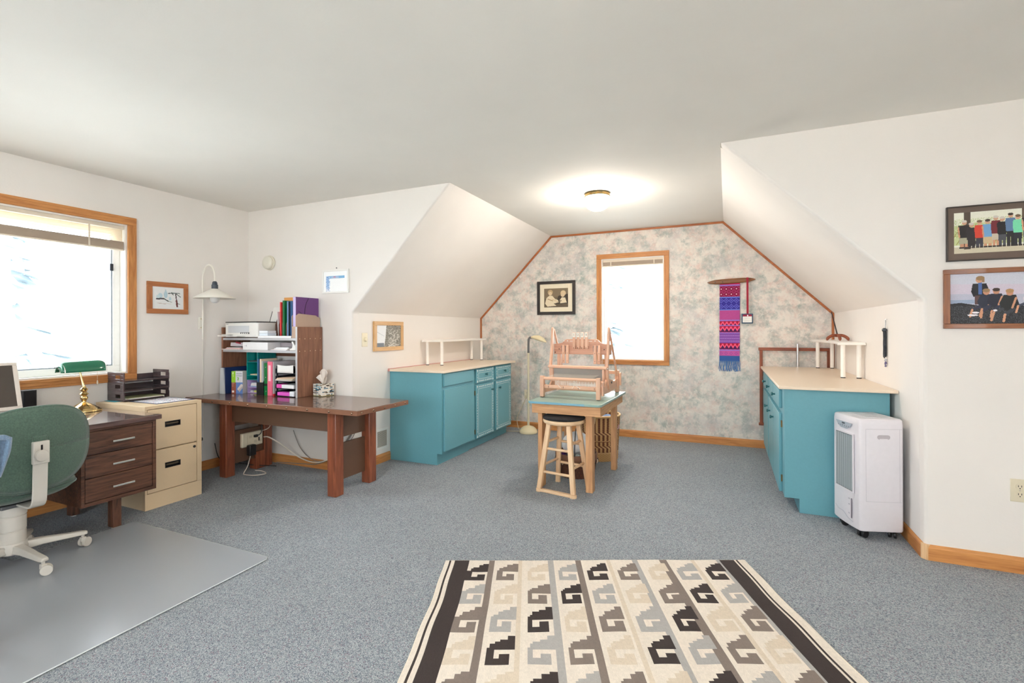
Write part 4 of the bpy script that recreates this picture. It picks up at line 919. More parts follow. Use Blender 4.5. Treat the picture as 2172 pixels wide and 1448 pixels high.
for k in range(11): MB().box(-3.922, 3.212 + k * .0172, ZT + .13, -3.917, 3.218 + k * .0172, 1.058).build('rib', mat('teal_rib', (0, 120, 120), .4), tr_, bev=.001)
t = thing('magazine_holder', 'black magazine holder full of papers on the work table', 'magazine holder', (0, 0, ZT))
b = MB()
for x in (-3.858, -3.778): b.prism([(3.135, 0), (3.32, 0), (3.32, .29), (3.26, .29), (3.137, .115)], 'x', x, x + .003)
b.box(-3.857, 3.135, 0, -3.776, 3.32, .003).box(-3.857, 3.135, .003, -3.776, 3.138, .115).box(-3.857, 3.317, .003, -3.776, 3.32, .29); b.build('case', BLACK, t, bev=.0008)
zb = ZT + .0035; G = 'files in the black magazine holder'
folder('file_folder', (60, 104, 158), -3.848, .012, 3.142, 3.312, zb, .318, 'blue file in the black magazine holder', 'folder', G)
folder('file_folder', (36, 60, 92), -3.834, .010, 3.142, 3.312, zb, .322, 'dark blue file in the black magazine holder', 'folder', G)
folder('file_folder', (236, 214, 190), -3.814, .018, 3.142, 3.314, zb, .320, 'cream file with white pages in the black magazine holder', 'folder', G)
folder('file_folder', (196, 200, 206), -3.794, .008, 3.142, 3.312, zb, .300, 'grey file in the black magazine holder', 'folder', G)
t = thing('lever_file', 'dark green lever file next to the black magazine holder', 'binder', (0, 0, ZT))
MB().box(-3.772, 3.145, 0, -3.730, 3.32, .288).build('cover', mat('deep_green', (0, 118, 52), .4), t, bev=.002)
for z in (.25, .16, .035): MB().lathe([(.006, .0), (.0045, -.0015)], n=12, axis='y', c=(-3.752, 3.145, z)).build('finger_ring', CHROME, t)
MB().box(-3.770, 3.1437, .085, -3.733, 3.145, .105).build('dark_band', BLACK, t)
t = thing('pink_binder', 'pink-spined white ring binder in the hutch', 'binder', (0, 0, ZT))
MB().box(-3.724, 3.150, 0, -3.662, 3.395, .302).build('cover', mat('binder_grey', (206, 202, 206), .5), t, bev=.002)
MB().box(-3.726, 3.140, 0, -3.668, 3.150, .304).build('spine', mat('pink_spine', (240, 110, 140), .45), t, bev=.003)
MB().box(-3.712, 3.1393, .13, -3.684, 3.14, .27).build('spine_label', mat('pink_label', (250, 206, 214), .5), t)
blk('red_notebook', (204, 30, 44), (-3.664, 3.145, ZT), (-3.650, 3.25, ZT + .018), 'red notebook corner at the foot of the pink binder', 'notebook')
folder('brown_folder', (170, 118, 88), -3.56, .006, 3.405, 3.412, ZT, .30, 'x') if False else None
o = MB().box(-3.64, 3.402, ZT, -3.38, 3.412, ZT + .285).build('clip_board', mat('brown_board', (170, 120, 92), .6)); tag(o, 'brown clipboard standing behind the black letter trays', 'clipboard')
t = thing('desk_tray_tower', 'black four-tier letter tray tower beside the right hutch panel', 'letter tray', (0, 0, 0))
ux0, ux1, uy0, uy1 = -3.628, -3.388, 3.142, 3.395
UB = mat('smoky_black', (30, 32, 40), .25)
for k in range(4):
    z = ZT + .002 + k * .066
    b = MB().box(ux0, uy0 + .012, z, ux1, uy1, z + .003).box(ux0, uy0, z, ux1, uy0 + .012, z + .006).box(ux0, uy1 - .003, z, ux1, uy1, z + .04)
    for x in (ux0, ux1 - .003): b.box(x, uy0, z, x + .003, uy1, z + .044)
    for x in (ux0, ux1 - .010): b.box(x, uy0 + .01, z, x + .010, uy0 + .022, z + .066).box(x, uy1 - .02, z, x + .010, uy1 - .008, z + .066)
    b.build('tray', UB, t, bev=.001)
G = 'papers and packets in the black tray tower'
z0 = ZT + .0055
blk('pen_packet', (236, 96, 208), (-3.600, 3.136, z0 + .003), (-3.46, 3.20, z0 + .034), 'magenta marker packet in the bottom tray of the tower', 'packet', G, bev=.004)
blk('paper_ream', (238, 240, 246), (-3.455, 3.138, z0 + .003), (-3.402, 3.38, z0 + .044), 'white paper block right of the magenta packet in the bottom tray', 'paper', G)
z1 = z0 + .066
blk('pen_packet', (238, 90, 186), (-3.612, 3.138, z1 + .003), (-3.55, 3.21, z1 + .036), 'pink packet in the second tray of the tower', 'packet', G, bev=.003)
blk('paper_ream', (244, 244, 246), (-3.548, 3.138, z1 + .003), (-3.405, 3.38, z1 + .034), 'white paper block in the second tray of the tower', 'paper', G)
z2 = z1 + .066
zz = z2 + .002
for i in range(5):
    c = ((240, 238, 240), (238, 216, 186), (236, 232, 226), (240, 204, 160), (226, 196, 170))[i]
    o = MB().xf(Matrix.Translation((-3.508 + .006 * i, 3.245, zz + .0035)) @ Euler((0, -.012 * i, .03 * (i - 2))).to_matrix().to_4x4()).box(-.10, -.125, -.002, .10, .105, .002).build('paper_sheet', mat('card_%d_%d_%d' % c, c, .7))
    tag(o, ('white sheet lowest in the third tray of the tower', 'peach sheet second in the third tray of the tower', 'off-white sheet in the middle of the third tray', 'orange sheet fourth in the third tray of the tower', 'tan sheet topmost in the third tray of the tower')[i], 'paper', G); zz += .0065
z3 = z2 + .066
b = MB().sheet(lambda u, v: (-3.60 + .185 * u, 3.135 + .24 * v, z3 + .004 + .060 * (1 - v) ** .5 * (.92 + .08 * math.cos(PI * u))), 10, 8)
o = MB().sheet(lambda u, v: (-3.602 + .19 * u, 3.140 + .004 * math.sin(3 * u), z3 + .004 + (.070 - .008 * math.sin(PI * u)) * v), 10, 4).sheet(lambda u, v: (-3.602 + .19 * u, 3.140 + .004 * math.sin(3 * u) + .22 * v, z3 + .004 + (.070 - .008 * math.sin(PI * u)) * (1 - .8 * v)), 10, 6).build('paper_stack', PAPER, smooth=50, solid=.002); tag(o, 'curling white paper stack in the top tray of the tower', 'paper', G)
# ---- tissue box
t = thing('tissue_box', 'cube tissue box with blue and brown bar pattern on the table', 'tissue box', (-3.262, 3.340, ZT), math.radians(-8))
hw = .062; hh = .108
MB().box(-hw + .001, -hw + .001, 0, hw - .001, hw - .001, hh - .001).build('carton', mat('tissue_white', (232, 228, 218), .6), t)
cols = [(54, 112, 136), (150, 196, 206), (72, 66, 60), (120, 104, 84), (196, 214, 214), (30, 62, 80)]
for k, (P, Uv) in enumerate((((-hw, -hw, hh), (2 * hw, 0, 0)), ((hw, -hw, hh), (0, 2 * hw, 0)))):
    cv = Canvas(32, 28, (236, 232, 222)); rr = random.Random(5 + k)
    for q in range(30):
        yy = rr.randrange(0, 12) / 13; xx = rr.random() * .9; cv.rect(xx, yy, xx + .12 + .28 * rr.random(), yy + .07, cols[rr.randrange(6)])
    cv.rect(0, .93, 1, .97, (214, 190, 110)).rect(0, .97, 1, 1, (40, 70, 80)); cv.mesh('printed_side', PRINT, t, P, Uv, (0, 0, -hh))
MB().lathe([(.001, hh), (.036, hh + .0004)], n=20, cap=False).build('opening', DARK, t)
def tis(ph, w, h, lean):
    def f(u, v):
        a = (u - .5) * 2; return (a * w * (.35 + .75 * v) * math.cos(ph) + lean * v * v, a * w * (.35 + .75 * v) * math.sin(ph) + .010 * math.sin(a * 5) * (1 - .5 * v), hh - .004 + h * v - .03 * abs(a) ** 1.5 * v)
    return f
MB().sheet(tis(.15, .048, .132, .0), 12, 10).sheet(tis(.9, .046, .085, -.03), 12, 10).sheet(tis(-.7, .046, .10, .03), 12, 10).build('tissue', mat('tissue_paper', (238, 230, 222), .9), t, smooth=80, solid=.001)
# ---- things on the alcove's left knee wall
t = thing('dimmer_switch', 'cream dimmer plate with round knob beside the framed sketch', 'light switch', (XKL, 3.588, 1.176))
MB().box(0, -.038, -.062, .005, .038, .062).build('plate', IVORY, t, bev=.002)
MB().lathe([(.020, .005), (.019, .014), (.016, .020), (.001, .021)], n=24, axis='x', c=(0, .006, .004)).build('knob', IVORY, t)
cv = Canvas(120, 92, (140, 136, 124)); cv.speck(cv.X > -1, [(96, 92, 82), (176, 172, 160), (210, 206, 196), (70, 68, 62)], .75)
for k in range(9): cv.line(.40 + k * .065, 0, .38 + k * .07, 1, .012, (86, 80, 70), .75)
for k in range(26):
    a = rng.random(4); cv.line(.45 + a[0] * .5, a[1], .45 + a[2] * .5, min(1, a[1] + .18), .014, (214, 210, 202), .75)
cv.poly([(0, 0), (.40, 0), (.36, .55), (.30, 1), (0, 1)], (236, 238, 240)).rect(0, .82, .30, 1, (120, 126, 134)).line(.02, .3, .3, .5, .02, (206, 210, 214), .75).noise(.12)
MAPF = {'x': wood('blond_frame_x', (196, 150, 96), (226, 184, 132), 'x'), 'y': wood('blond_frame_y', (196, 150, 96), (226, 184, 132), 'y')}
framed('framed_sketch', 'blond wood frame with a grey bark-like print on the knee wall', 'picture', face_M((XKL, 3.930, 1.206), (0, 1, 0), (0, 0, 1)), .455, .282, .038, .022, MAPF, cv)
t = thing('floor_register', 'white louvred air register low on the alcove knee wall', 'air vent', (XKL, 3.832, .226))
wl = .098; hl = .097
MB().box(0, -wl, -hl, .006, wl, -hl + .022).box(0, -wl, hl - .022, .006, wl, hl).box(0, -wl, -hl + .022, .006, -wl + .026, hl - .022).box(0, wl - .026, -hl + .022, .006, wl, hl - .022).build('frame', WHITE, t, bev=.002)
MB().box(0, -wl + .02, -hl + .02, .001, wl - .02, hl - .02).build('duct', mat('vent_dark', (96, 88, 76), .8), t)
sl = None
for k in range(17):
    if sl is None: sl = MB().xf(Matrix.Translation((.004, 0, 0)) @ Euler((0, .7, 0)).to_matrix().to_4x4()).box(-.0035, -wl + .026, -.0007, .0035, wl - .026, .0007).build('louvre', mat('louvre_white', (206, 200, 190), .45), t, smooth=0)
    else: sl = sl.copy(); COL.objects.link(sl)
    sl.location = (0, 0, -hl + .027 + k * .0090)
# ================================================================== teal cabinets
def knob(m, parent, p, sgn):
    return MB().lathe([(.007, 0), (.006, sgn * .012), (.013, sgn * .018), (.015, sgn * .024), (.011, sgn * .029), (.001, sgn * .030)], n=18, axis='x', c=p).build('knob', m, parent, smooth=60)
def hinge(parent, x, y, z, sgn):
    return MB().box(x, y - .007, z - .024, x + sgn * .004, y + .007, z + .024).cyl((x + sgn * .005, y, z - .024), (x + sgn * .005, y, z + .024), .0035, .0035, 8).build('hinge', ABRASS, parent)
STEN = mat('white_stencil', (232, 236, 232), .6)
def stencil(parent, x, y0, y1, z0, z1, knobless=False):
    """painted white wavy border on a door or drawer front"""
    b = MB(); e = .0006
    def q(ya, za, yb, zb): b.box(x, min(ya, yb), min(za, zb), x + e, max(ya, yb), max(za, zb))
    def ln(ya, za, yb, zb, w=.0028): b.bar((x + e / 2, ya, za), (x + e / 2, yb, zb), w, e, (1, 0, 0))
    iy0, iy1, iz0, iz1 = y0 + .045, y1 - .045, z0 + .042, z1 - .042
    ln(iy0, iz0, iy1, iz0); ln(iy0, iz1, iy1, iz1); ln(iy0, iz0, iy0, iz1); ln(iy1, iz0, iy1, iz1)
    ym = (y0 + y1) / 2
    for z in (z0 + .020, z1 - .020):
        for (a, c) in ((y0 + .05, ym - .025), (ym + .025, y1 - .05)):
            n = 8; P = [(a + (c - a) * k / n, z + (.006 if k % 2 else -.006)) for k in range(n + 1)]
            for k in range(n): ln(*P[k], *P[k + 1], .005)
        b.prism([(ym - .008, z), (ym, z - .012), (ym + .008, z), (ym, z + .012)], 'x', x, x + e)
        for yy, s in ((y0 + .022, 1), (y1 - .022, -1)):
            b.prism([(yy - .012, z - .012), (yy + .012, z - .012), (yy, z + .016)] if z < (z0 + z1) / 2 else [(yy - .012, z + .012), (yy, z - .016), (yy + .012, z + .012)], 'x', x, x + e)
    n = int((z1 - z0 - .12) / .028)
    for y in (y0 + .020, y1 - .020):
        if z1 - z0 < .25: q(y - .003, (z0 + z1) / 2 - .02, y + .003, (z0 + z1) / 2 - .008); q(y - .003, (z0 + z1) / 2 + .008, y + .003, (z0 + z1) / 2 + .02); continue
        for k in range(n):
            z = z0 + .06 + k * .028
            if abs(k - n / 2) < 2: b.prism([(y - .007, z + .008), (y, z), (y + .007, z + .008), (y, z + .018)], 'x', x, x + e)
            else: ln(y + (.004 if k % 2 else -.004), z, y + (-.004 if k % 2 else .004), z + .022, .005)
    return b.build('stencilled_border', STEN, parent, smooth=0)
# ---- left run: door plane x = -2.40, body face x = -2.419
fx, dx = -2.419, -2.400
def left_cab(name, label, y0, y1, kick, kx):
    t = thing(name, label, 'cabinet', (0, 0, 0))
    MB().prism([(XKL + .004, 0), (kick, 0), (kick, .105), (fx, .105), (fx, .862), (XKL + .004, .862)], 'y', y0, y1).build('carcass', TEAL, t, bev=.0015, smooth=0)
    return t
ca = left_cab('base_cabinet', 'teal base cabinet nearest the work table, plain door and drawer front', 3.955, 4.576, -2.470, 0)
MB().box(fx, 3.974, .735, dx, 4.566, .852).build('drawer_front', TEAL, ca, bev=.004)
MB().box(fx, 3.980, .124, dx, 4.572, .703).build('door', TEAL, ca, bev=.004)
cb = left_cab('base_cabinet', 'teal base cabinet by the papered wall with white stencilled doors', 4.577, 5.575, -2.485, 0)
for (a, b_, kz, ky) in ((4.624, 5.044, .783, 4.834), (5.106, 5.522, .783, 5.332)):
    d = MB().box(fx, a, .700, dx, b_, .848).build('drawer', TEAL, cb, bev=.004); stencil(d, dx, a, b_, .700, .848); knob(TEALD, d, (dx, ky, kz), 1)
for (a, b_, ky, hy) in ((4.620, 5.040, 4.984, 4.616), (5.106, 5.522, 5.182, 5.526)):
    d = MB().box(fx, a, .118, dx, b_, .680).build('door', TEAL, cb, bev=.004); stencil(d, dx, a, b_, .118, .680); knob(TEALD, d, (dx, ky, .602), 1)
    hinge(d, fx, hy, .600, 1); hinge(d, fx, hy, .190, 1)
t = thing('countertop', 'cream laminate worktop over the left teal cabinets', 'countertop', (0, 0, 0))
MB().box(XKL + .022, 3.925, .8625, -2.372, 5.61, .885).build('slab', CTOP, t, bev=.003)
MB().box(XKL + .002, 3.925, .8625, XKL + .022, 5.61, .889).build('back_strip', mat('rose_strip', (206, 146, 140), .5), t, bev=.001)
def riser(name, label, M, L, D0, D1, h, grp):
    """white display shelf on round legs; local x along its length, y from the back (0) to the concave front"""
    t = thing(name, label, 'shelf', group=grp); t.matrix_world = M
    n = 14; fr_ = [(L * k / n, D0 + (D1 - D0) * (k / n) - .055 * math.sin(PI * k / n)) for k in range(n + 1)]
    MB().prism([(0, 0)] + fr_ + [(L, 0)], 'z', h - .022, h).build('shelf_top', WLAM, t, bev=.003)
    for (x, y) in ((.05, .035), (.05, D0 - .045), (L - .06, .035), (L - .06, D1 - .045)):
        lg = MB().cyl((x, y, .006), (x, y, h - .022), .0165, .0165, 20).build('leg', WLAM, t, smooth=60)
        MB().cyl((x, y, 0), (x, y, .007), .017, .017, 16).build('rubber_foot', BLACK, lg)
    return t
riser('riser_shelf', 'white riser shelf with round legs on the left countertop', Matrix.Translation((XKL + .024, 5.605, .8855)) @ Matrix.Rotation(-PI / 2, 4, 'Z'), 1.125, .22, .26, .272, None)
# ---- right run: doors face -x, door plane .337
fx, dx = .357, .337
ZR = .872
t = thing('base_cabinet', 'teal base cabinet behind the air cooler, on the right of the alcove', 'cabinet', (0, 0, 0))
MB().prism([(XKR - .028, 0), (.446, 0), (.446, .096), (fx, .096), (fx, ZR - .0205), (XKR - .028, ZR - .0205)], 'y', 3.937, 5.865).build('carcass', TEAL, t, bev=.0015, smooth=0)
MB().box(fx - .0005, 3.937, .096, fx + .022, 3.9365, ZR - .021).build('end_stile', TEAL, t)
for (a, b_, ky, kz) in ((4.085, 4.590, 4.405, .755), (4.612, 5.104, 4.964, .754), (5.150, 5.740, 5.445, .754)):
    d = MB().box(dx, a, .692, fx, b_, .822).build('drawer', TEAL, t, bev=.003); knob(TEALD, d, (dx, ky, kz), -1)
for (a, b_, ky, hy) in ((4.085, 4.588, 4.652, 4.078), (4.596, 5.090, 4.895, 5.096), (5.150, 5.740, 5.20, 5.746)):
    d = MB().box(dx, a, .092, fx, b_, .655).build('door', TEAL, t, bev=.003)
    knob(TEALD, d, (dx, min(max(ky, a + .03), b_ - .03), .552), -1); hinge(d, fx, hy, .580, -1); hinge(d, fx, hy, .190, -1)
t = thing('countertop', 'cream laminate worktop over the right teal cabinet', 'countertop', (0, 0, 0))
MB().box(.318, 3.855, ZR - .020, XKR - .003, 5.870, ZR).build('slab', CTOP, t, bev=.003)
riser('riser_shelf', 'white riser shelf with round legs on the right countertop', Matrix.Translation((XKR - .006, 4.64, ZR + .0005)) @ Matrix.Rotation(PI / 2, 4, 'Z') , 1.21, .185, .20, .283, None)
# ---- three-footed wooden swift with a dark rod
t = thing('yarn_stand', 'three-footed wooden stand with a dark leaning rod on the right riser shelf', 'stand', (.880, 5.18, ZR + .2840))
for k, a in enumerate((200, 330, 275)):
    d = Vector((math.cos(math.radians(a)), math.sin(math.radians(a)) * .8, 0)); b = MB(); P = curve([d * .0 + Vector((0, 0, .048)), d * .04 + Vector((0, 0, .047)), d * .075 + Vector((0, 0, .028)), d * .088 + Vector((0, 0, .004))], 5)
    b.tube(P, [.013] * (len(P) - 3) + [.010, .007, .004], 8).build('foot', DARKRED['x'], t, smooth=60)
MB().lathe([(.014, .034), (.018, .042), (.018, .055), (.010, .062)], n=16).build('hub', DARKRED['z'], t)
MB().cyl((0, 0, .05), (-.042, .01, .255), .006, .004, 10).build('rod', mat('dark_rod', (48, 34, 30), .4), t)
# ---- warping frame on the papered wall and the chrome tube beside it
t = thing('warping_frame', 'stained wooden peg frame hung on the papered wall behind the right cabinet', 'frame', (0, 0, 0))
yw = YF - .002
MB().box(.300, yw - .030, 1.036, .960, yw, 1.068).build('top_rail', DARKRED['x'], t, bev=.003)
MB().box(.310, yw - .028, .270, .338, yw, 1.036).build('stile', DARKRED['z'], t, bev=.003)
MB().box(.915, yw - .028, .270, .945, yw, 1.036).build('stile', DARKRED['z'], t, bev=.003)
MB().box(.300, yw - .030, .245, .960, yw, .272).build('bottom_rail', DARKRED['x'], t, bev=.003)
for (x, z) in ((.32, 1.052), (.94, 1.052), (.655, 1.046)): MB().cyl((x, yw - .030, z), (x, yw - .034, z), .008, .008, 10).build('peg', DARKRED['x'], t)
o = MB().cyl((.655, YF - .044, ZR + .0005), (.655, YF - .044, 1.108), .0125, .0125, 20).build('chrome_tube', CHROME, smooth=60); tag(o, 'chrome tube standing upright at the back of the right countertop', 'tube')
# ---- beaded tassel
t = thing('wall_tassel', 'dark beaded tassel hanging from a small hook on the right knee wall', 'wall hanging', (XKR, 4.100, 0))
BEAD = mat('blue_black_beads', (38, 46, 58), .25, coat=.6)
MB().tube([(0, -.001, 1.325), (-.010, -.001, 1.325), (-.013, -.001, 1.318)], .0018, 6).build('hook', CHROME, t)
MB().tube(curve([(-.011, -.001, 1.322), (-.010, .003, 1.30), (-.012, .005, 1.262)], 5), .0016, 6).build('loop', BEAD, t)
b = MB(); b.ball((-.016, .005, 1.252), .015, n=12, m=8).build('large_bead', BEAD, t, smooth=80)
r = random.Random(3)
b = MB()
for k in range(16):
    a = r.random() * 2 * PI; q = .010 * r.random() ** .5; y0 = .005 + q * math.cos(a); x0 = -.014 + q * math.sin(a) * .8
    z = 1.238; ze = 1.06 + .03 * r.random()
    while z > ze: b.ball((min(x0, -.005), y0 + .002 * math.sin(z * 90 + k), z), .0042, n=6, m=4); z -= .0075
stuff(b.build('bead_strands', BEAD, t, smooth=80))
VB = mat('violet_beads', (92, 86, 130), .2, coat=.6); WBD = mat('pale_beads', (176, 180, 190), .2)
for k, (y, z, m_) in enumerate(((.000, 1.052, WBD), (.009, 1.048, WBD), (.004, 1.034, VB), (-.003, 1.030, VB), (.010, 1.024, VB), (.005, 1.010, VB))): MB().ball((-.010, y, z), .0068, n=8, m=6).build('end_bead', m_, t, smooth=80)
# ================================================================== loom, its table, stool, baskets
ZL = .695
t = thing('loom_table', 'home-made pine table with a sea-green top carrying the loom', 'table', (0, 0, 0))
MB().prism([(-1.455, 3.70), (-1.44, 3.685), (-.88, 3.675), (-.862, 3.692), (-.845, 4.578), (-1.44, 4.578)], 'z', ZL - .019, ZL).build('table_top', BLUETOP, t, bev=.003)
MB().box(-1.438, 3.677, ZL - .018, -.884, 3.683, ZL - .002).build('painted_edge', mat('blue_edge_paint', (118, 168, 188), .4), t, bev=.001)
MB().box(-1.425, 3.705, .600, -.872, 3.741, ZL - .019).build('front_apron', PINE['x'], t, bev=.002)
MB().box(-1.425, 4.530, .600, -.872, 4.566, ZL - .019).build('rear_apron', PINE['x'], t, bev=.002)
MB().box(-.910, 3.741, .600, -.874, 4.530, ZL - .019).build('side_apron', PINE['y'], t, bev=.002)
MB().box(-1.425, 3.741, .600, -1.389, 4.530, ZL - .019).build('side_apron', PINE['y'], t, bev=.002)
for (x0, x1, y0, y1) in ((-1.389, -1.352, 3.742, 3.83), (-1.002, -.948, 3.755, 3.83), (-.958, -.912, 4.455, 4.529), (-1.388, -1.351, 4.44, 4.529)):
    MB().box(x0, y0, 0, x1, y1, ZL - .020).build('leg', PINE['z'], t, bev=.003)
# ---- stool
feet = {'A': Vector((-1.345, 3.652, 0)), 'B': Vector((-1.055, 3.598, 0)), 'C': Vector((-1.288, 3.945, 0)), 'D': Vector((-1.012, 3.880, 0))}
ctr = Vector((-1.172, 3.745, 0))
t = thing('wooden_stool', 'pale wooden stool with a black seat pad in front of the loom', 'stool', (0, 0, 0))
tops = {k: ctr + (Vector((feet[k].x, feet[k].y, 0)) - Vector((-1.175, 3.769, 0))) * .58 + Vector((0, 0, .535)) for k in feet}
for k in 'ABCD':
    f = feet[k] + Vector((0, 0, .022 if k in 'AB' else .0)); d = (tops[k] - f)
    b = MB().bar(f, tops[k], .042, .036, (1, 0, 0) if k in 'AB' else (1, .1, 0)); lg = b.build('leg', BIRCH['z'], t, bev=.005)
    if k in 'CD': MB().lathe([(.022, 0), (.022, .010)], (f.x, f.y, 0), 16).build('foot_disc', BIRCH['x'], lg)
def at_(k, z): return feet[k] + (tops[k] - feet[k]) * (z / .535)
for (a, c, zs_) in (('A', 'B', (.155, .335)), ('C', 'D', (.175, .355)), ('A', 'C', (.205, .385)), ('B', 'D', (.205, .385))):
    for z in zs_: MB().cyl(at_(a, z), at_(c, z), .0105, .0105, 12).build('rung', BIRCH['x'], t, smooth=60)
MB().bar(feet['A'] + Vector((0, 0, .011)), feet['B'] + Vector((0, 0, .011)), .034, .022).build('floor_runner', BIRCH['x'], t, bev=.004)
for k in 'AB': MB().lathe([(.026, 0), (.026, .020), (.02, .022)], feet[k], 18).build('foot_disc', BIRCH['x'], t)
MB().lathe([(.02, .527), (.135, .527), (.158, .535), (.165, .548), (.163, .560), (.155, .566), (.001, .566)], (ctr.x, ctr.y, 0), 44).build('seat', BIRCH['x'], t, smooth=50)
MB().lathe([(.150, .562), (.163, .566), (.166, .576), (.160, .585), (.10, .588), (.001, .588)], (ctr.x, ctr.y, 0), 44, cap=False).build('seat_pad', mat('black_pad', (34, 32, 34), .95, noise=.3, nscale=150, bump=.5, bscale=260), t, smooth=60)
# ---- table loom
LM = Matrix.Translation((-1.442, 3.935, ZL)) @ Matrix.Rotation(math.radians(-3.2), 4, 'Z')
t = thing('table_loom', 'four-shaft maple table loom with white warp on the sea-green table', 'loom', group=None); t.matrix_world = LM
LW, LD = .520, .610
def P_(name, mb, ax='x', par=None, bev=.003): return mb.build(name, MAPLE[ax], par or t, bev=bev)
for x in (0, LW - .034):
    p = P_('front_post', MB().box(x, -.002, .004, x + .034, .034, .178), 'z'); MB().box(x + .005, .004, 0, x + .029, .028, .005).build('foot_pad', BLACK, p)
    p = P_('rear_post', MB().box(x, LD - .034, .004, x + .034, LD, .200), 'z'); MB().box(x + .005, LD - .029, 0, x + .029, LD - .005, .005).build('foot_pad', BLACK, p)
    # shaped side rail
    prof = [(.034, .035), (.034, .112), (.10, .095), (.17, .085), (.20, .105), (.24, .142), (.30, .150), (.40, .130), (.46, .112), (LD - .034, .125), (LD - .034, .045), (.3, .030)]
    xs = x + .010 if x == 0 else x + .006
    P_('side_rail', MB().prism(prof, 'x', xs, xs + .018), 'y', bev=.002)
P_('breast_beam', MB().cyl((.03, .014, .158), (LW - .03, .014, .158), .0135, .0135, 18), bev=0)
P_('cloth_beam', MB().box(.034, .010, .075, LW - .034, .034, .104), bev=.004)
P_('cloth_roller', MB().cyl((.03, .052, .088), (LW - .03, .052, .088), .014, .014, 14), bev=0)
P_('back_beam', MB().box(.034, LD - .030, .165, LW - .034, LD - .006, .195)); P_('warp_roller', MB().cyl((.03, LD - .06, .09), (LW - .03, LD - .06, .09), .022, .022, 16), bev=0)
P_('lower_brace', MB().box(.034, .30, .03, LW - .034, .318, .06))
for (x, y, z) in ((LW + .004, .04, .088), (LW + .004, LD - .02, .12)):
    r_ = P_('ratchet_handle', MB().prism([(y - .016, z - .055), (y + .016, z - .055), (y + .012, z - .02), (y + .018, z), (y + .012, z + .02), (y + .016, z + .05), (y + .008, z + .062), (y - .008, z + .062), (y - .016, z + .05), (y - .012, z + .02), (y - .018, z), (y - .012, z - .02)], 'x', x, x + .016), 'z')
for q in (.04, .17, .30, .435): MB().box(.034 + q, .0085, .082, .037 + q, .0101, .097).build('beam_cord', BLACK, t)
MB().lathe([(.010, 0), (.010, .006)], n=12, axis='x').build('wing_nut', STEELG, t).location = (LW - .006, .36, .112)
# castle: two uprights and the shaped front board
yc = .300
for x in (.028, LW - .058):
    P_('castle_upright', MB().box(x, yc + .03, .05, x + .030, yc + .056, .440), 'z')
bp = [(.005, .350), (.005, .440), (.055, .444), (.085, .452), (.105, .475), (.125, .483), (LW - .125, .483), (LW - .105, .475), (LW - .085, .452), (LW - .055, .444), (LW - .005, .440), (LW - .005, .350)]
brd = MB().prism(bp, 'y', yc + .012, yc + .030).build('castle_board', wood('maple_castle_board', (184, 132, 108), (212, 164, 138), 'x', scale=.8), t, bev=.003); P_('castle_rear_board', MB().prism([(a, min(z, .455)) for a, z in bp[:2]] + [(LW - .005, .440), (LW - .005, .350)], 'y', yc + .056, yc + .070))
for (x, z) in ((.055, .395), (.017, .365), (LW - .055, .395), (LW - .020, .365)): MB().lathe([(.005, 0), (.004, -.002)], n=10, axis='y').build('screw', BLACK, brd).location = (x, yc + .012, z)
for k, x in enumerate((.10, .135, LW - .135, LW - .10)): MB().lathe([(.005, 0), (.004, -.001)], n=10, axis='y').build('peg_hole', PAPER, brd).location = (x, yc + .012, .468)
MB().cyl((.16, yc + .008, .466), (LW - .16, yc + .008, .466), .0022, .0022, 8).build('lever_rod', PAPER, t)
for k in range(4):
    x = .186 + k * .0375
    l = P_('lever', MB().prism([(x, .398), (x + .006, .398), (x + .006, .412), (x + .012, .412), (x + .012, .398), (x + .026, .398), (x + .026, .545), (x, .545)], 'y', yc - .004, yc + .006), 'z')
    tg = MB().box(x + .001, yc - .0052, .500, x + .025, yc - .004, .542).build('number_tag', mat('tag_white', (238, 232, 220), .6), l)
    lettering('tag_numeral', str(k + 1), .026, mat('tag_grey', (150, 146, 140), .7), l, face_M((x + .013, yc - .0054, .521), (1, 0, 0), (0, 0, 1)))
    MB().box(x + .007, yc - .001, .405, x + .011, yc + .002, .425).build('lever_slot', BLACK, l)
    MB().box(x + .027, yc + .002, .425, x + .034, yc + .010, .475).build('lever_side_block', MAPLE['z'], l)  # plain maple block beside each lever
for x in (.085, .122, LW - .146, LW - .110):
    l = P_('heddle_bar_hanger', MB().prism([(x, .270), (x + .026, .270), (x + .026, .405), (x + .022, .432), (x + .004, .432), (x, .405)], 'y', yc - .002, yc + .008), 'z')
    for z in (.29, .36): MB().lathe([(.003, 0), (.0025, -.001)], n=8, axis='y').build('screw', BLACK, l).location = (x + .013, yc - .002, z)
    MB().box(x - .006, yc + .008, .375, x, yc + .013, .425).build('pulley_cheek', STEELG, l)
# beater with curved arms
for x in (-.004, LW - .016):
    b = MB(); P = curve([(x + .01, yc - .02, .575), (x + .01, yc - .03, .50), (x + .012, yc - .045, .38), (x + .012, yc - .075, .25), (x + .012, yc - .055, .14), (x + .012, yc - .01, .06)], 5)
    b.ribbon([(p.y, p.z) for p in P], .028, 'x', x + .001, x + .021)
    P_('beater_arm', b, 'z', bev=.002)
P_('beater_top', MB().box(-.004, yc - .115, .232, LW + .004, yc - .075, .258), bev=.008)
for x in (-.004, LW + .004): MB().ball((x, yc - .100, .238), .007, n=10, m=6).build('dome_nut', CHROME, t)
P_('beater_bottom', MB().box(.02, yc - .095, .115, LW - .02, yc - .070, .135))
for x in (.022, LW - .040): P_('beater_side', MB().box(x, yc - .100, .135, x + .018, yc - .076, .232), 'z')
REED = mat('steel_reed', (196, 192, 186), .5, .2); b = MB()
for k in range(110): b.box(.045 + k * .0039, yc - .090, .136, .0462 + k * .0039, yc - .080, .230)
stuff(b.build('reed', REED, t, smooth=0))
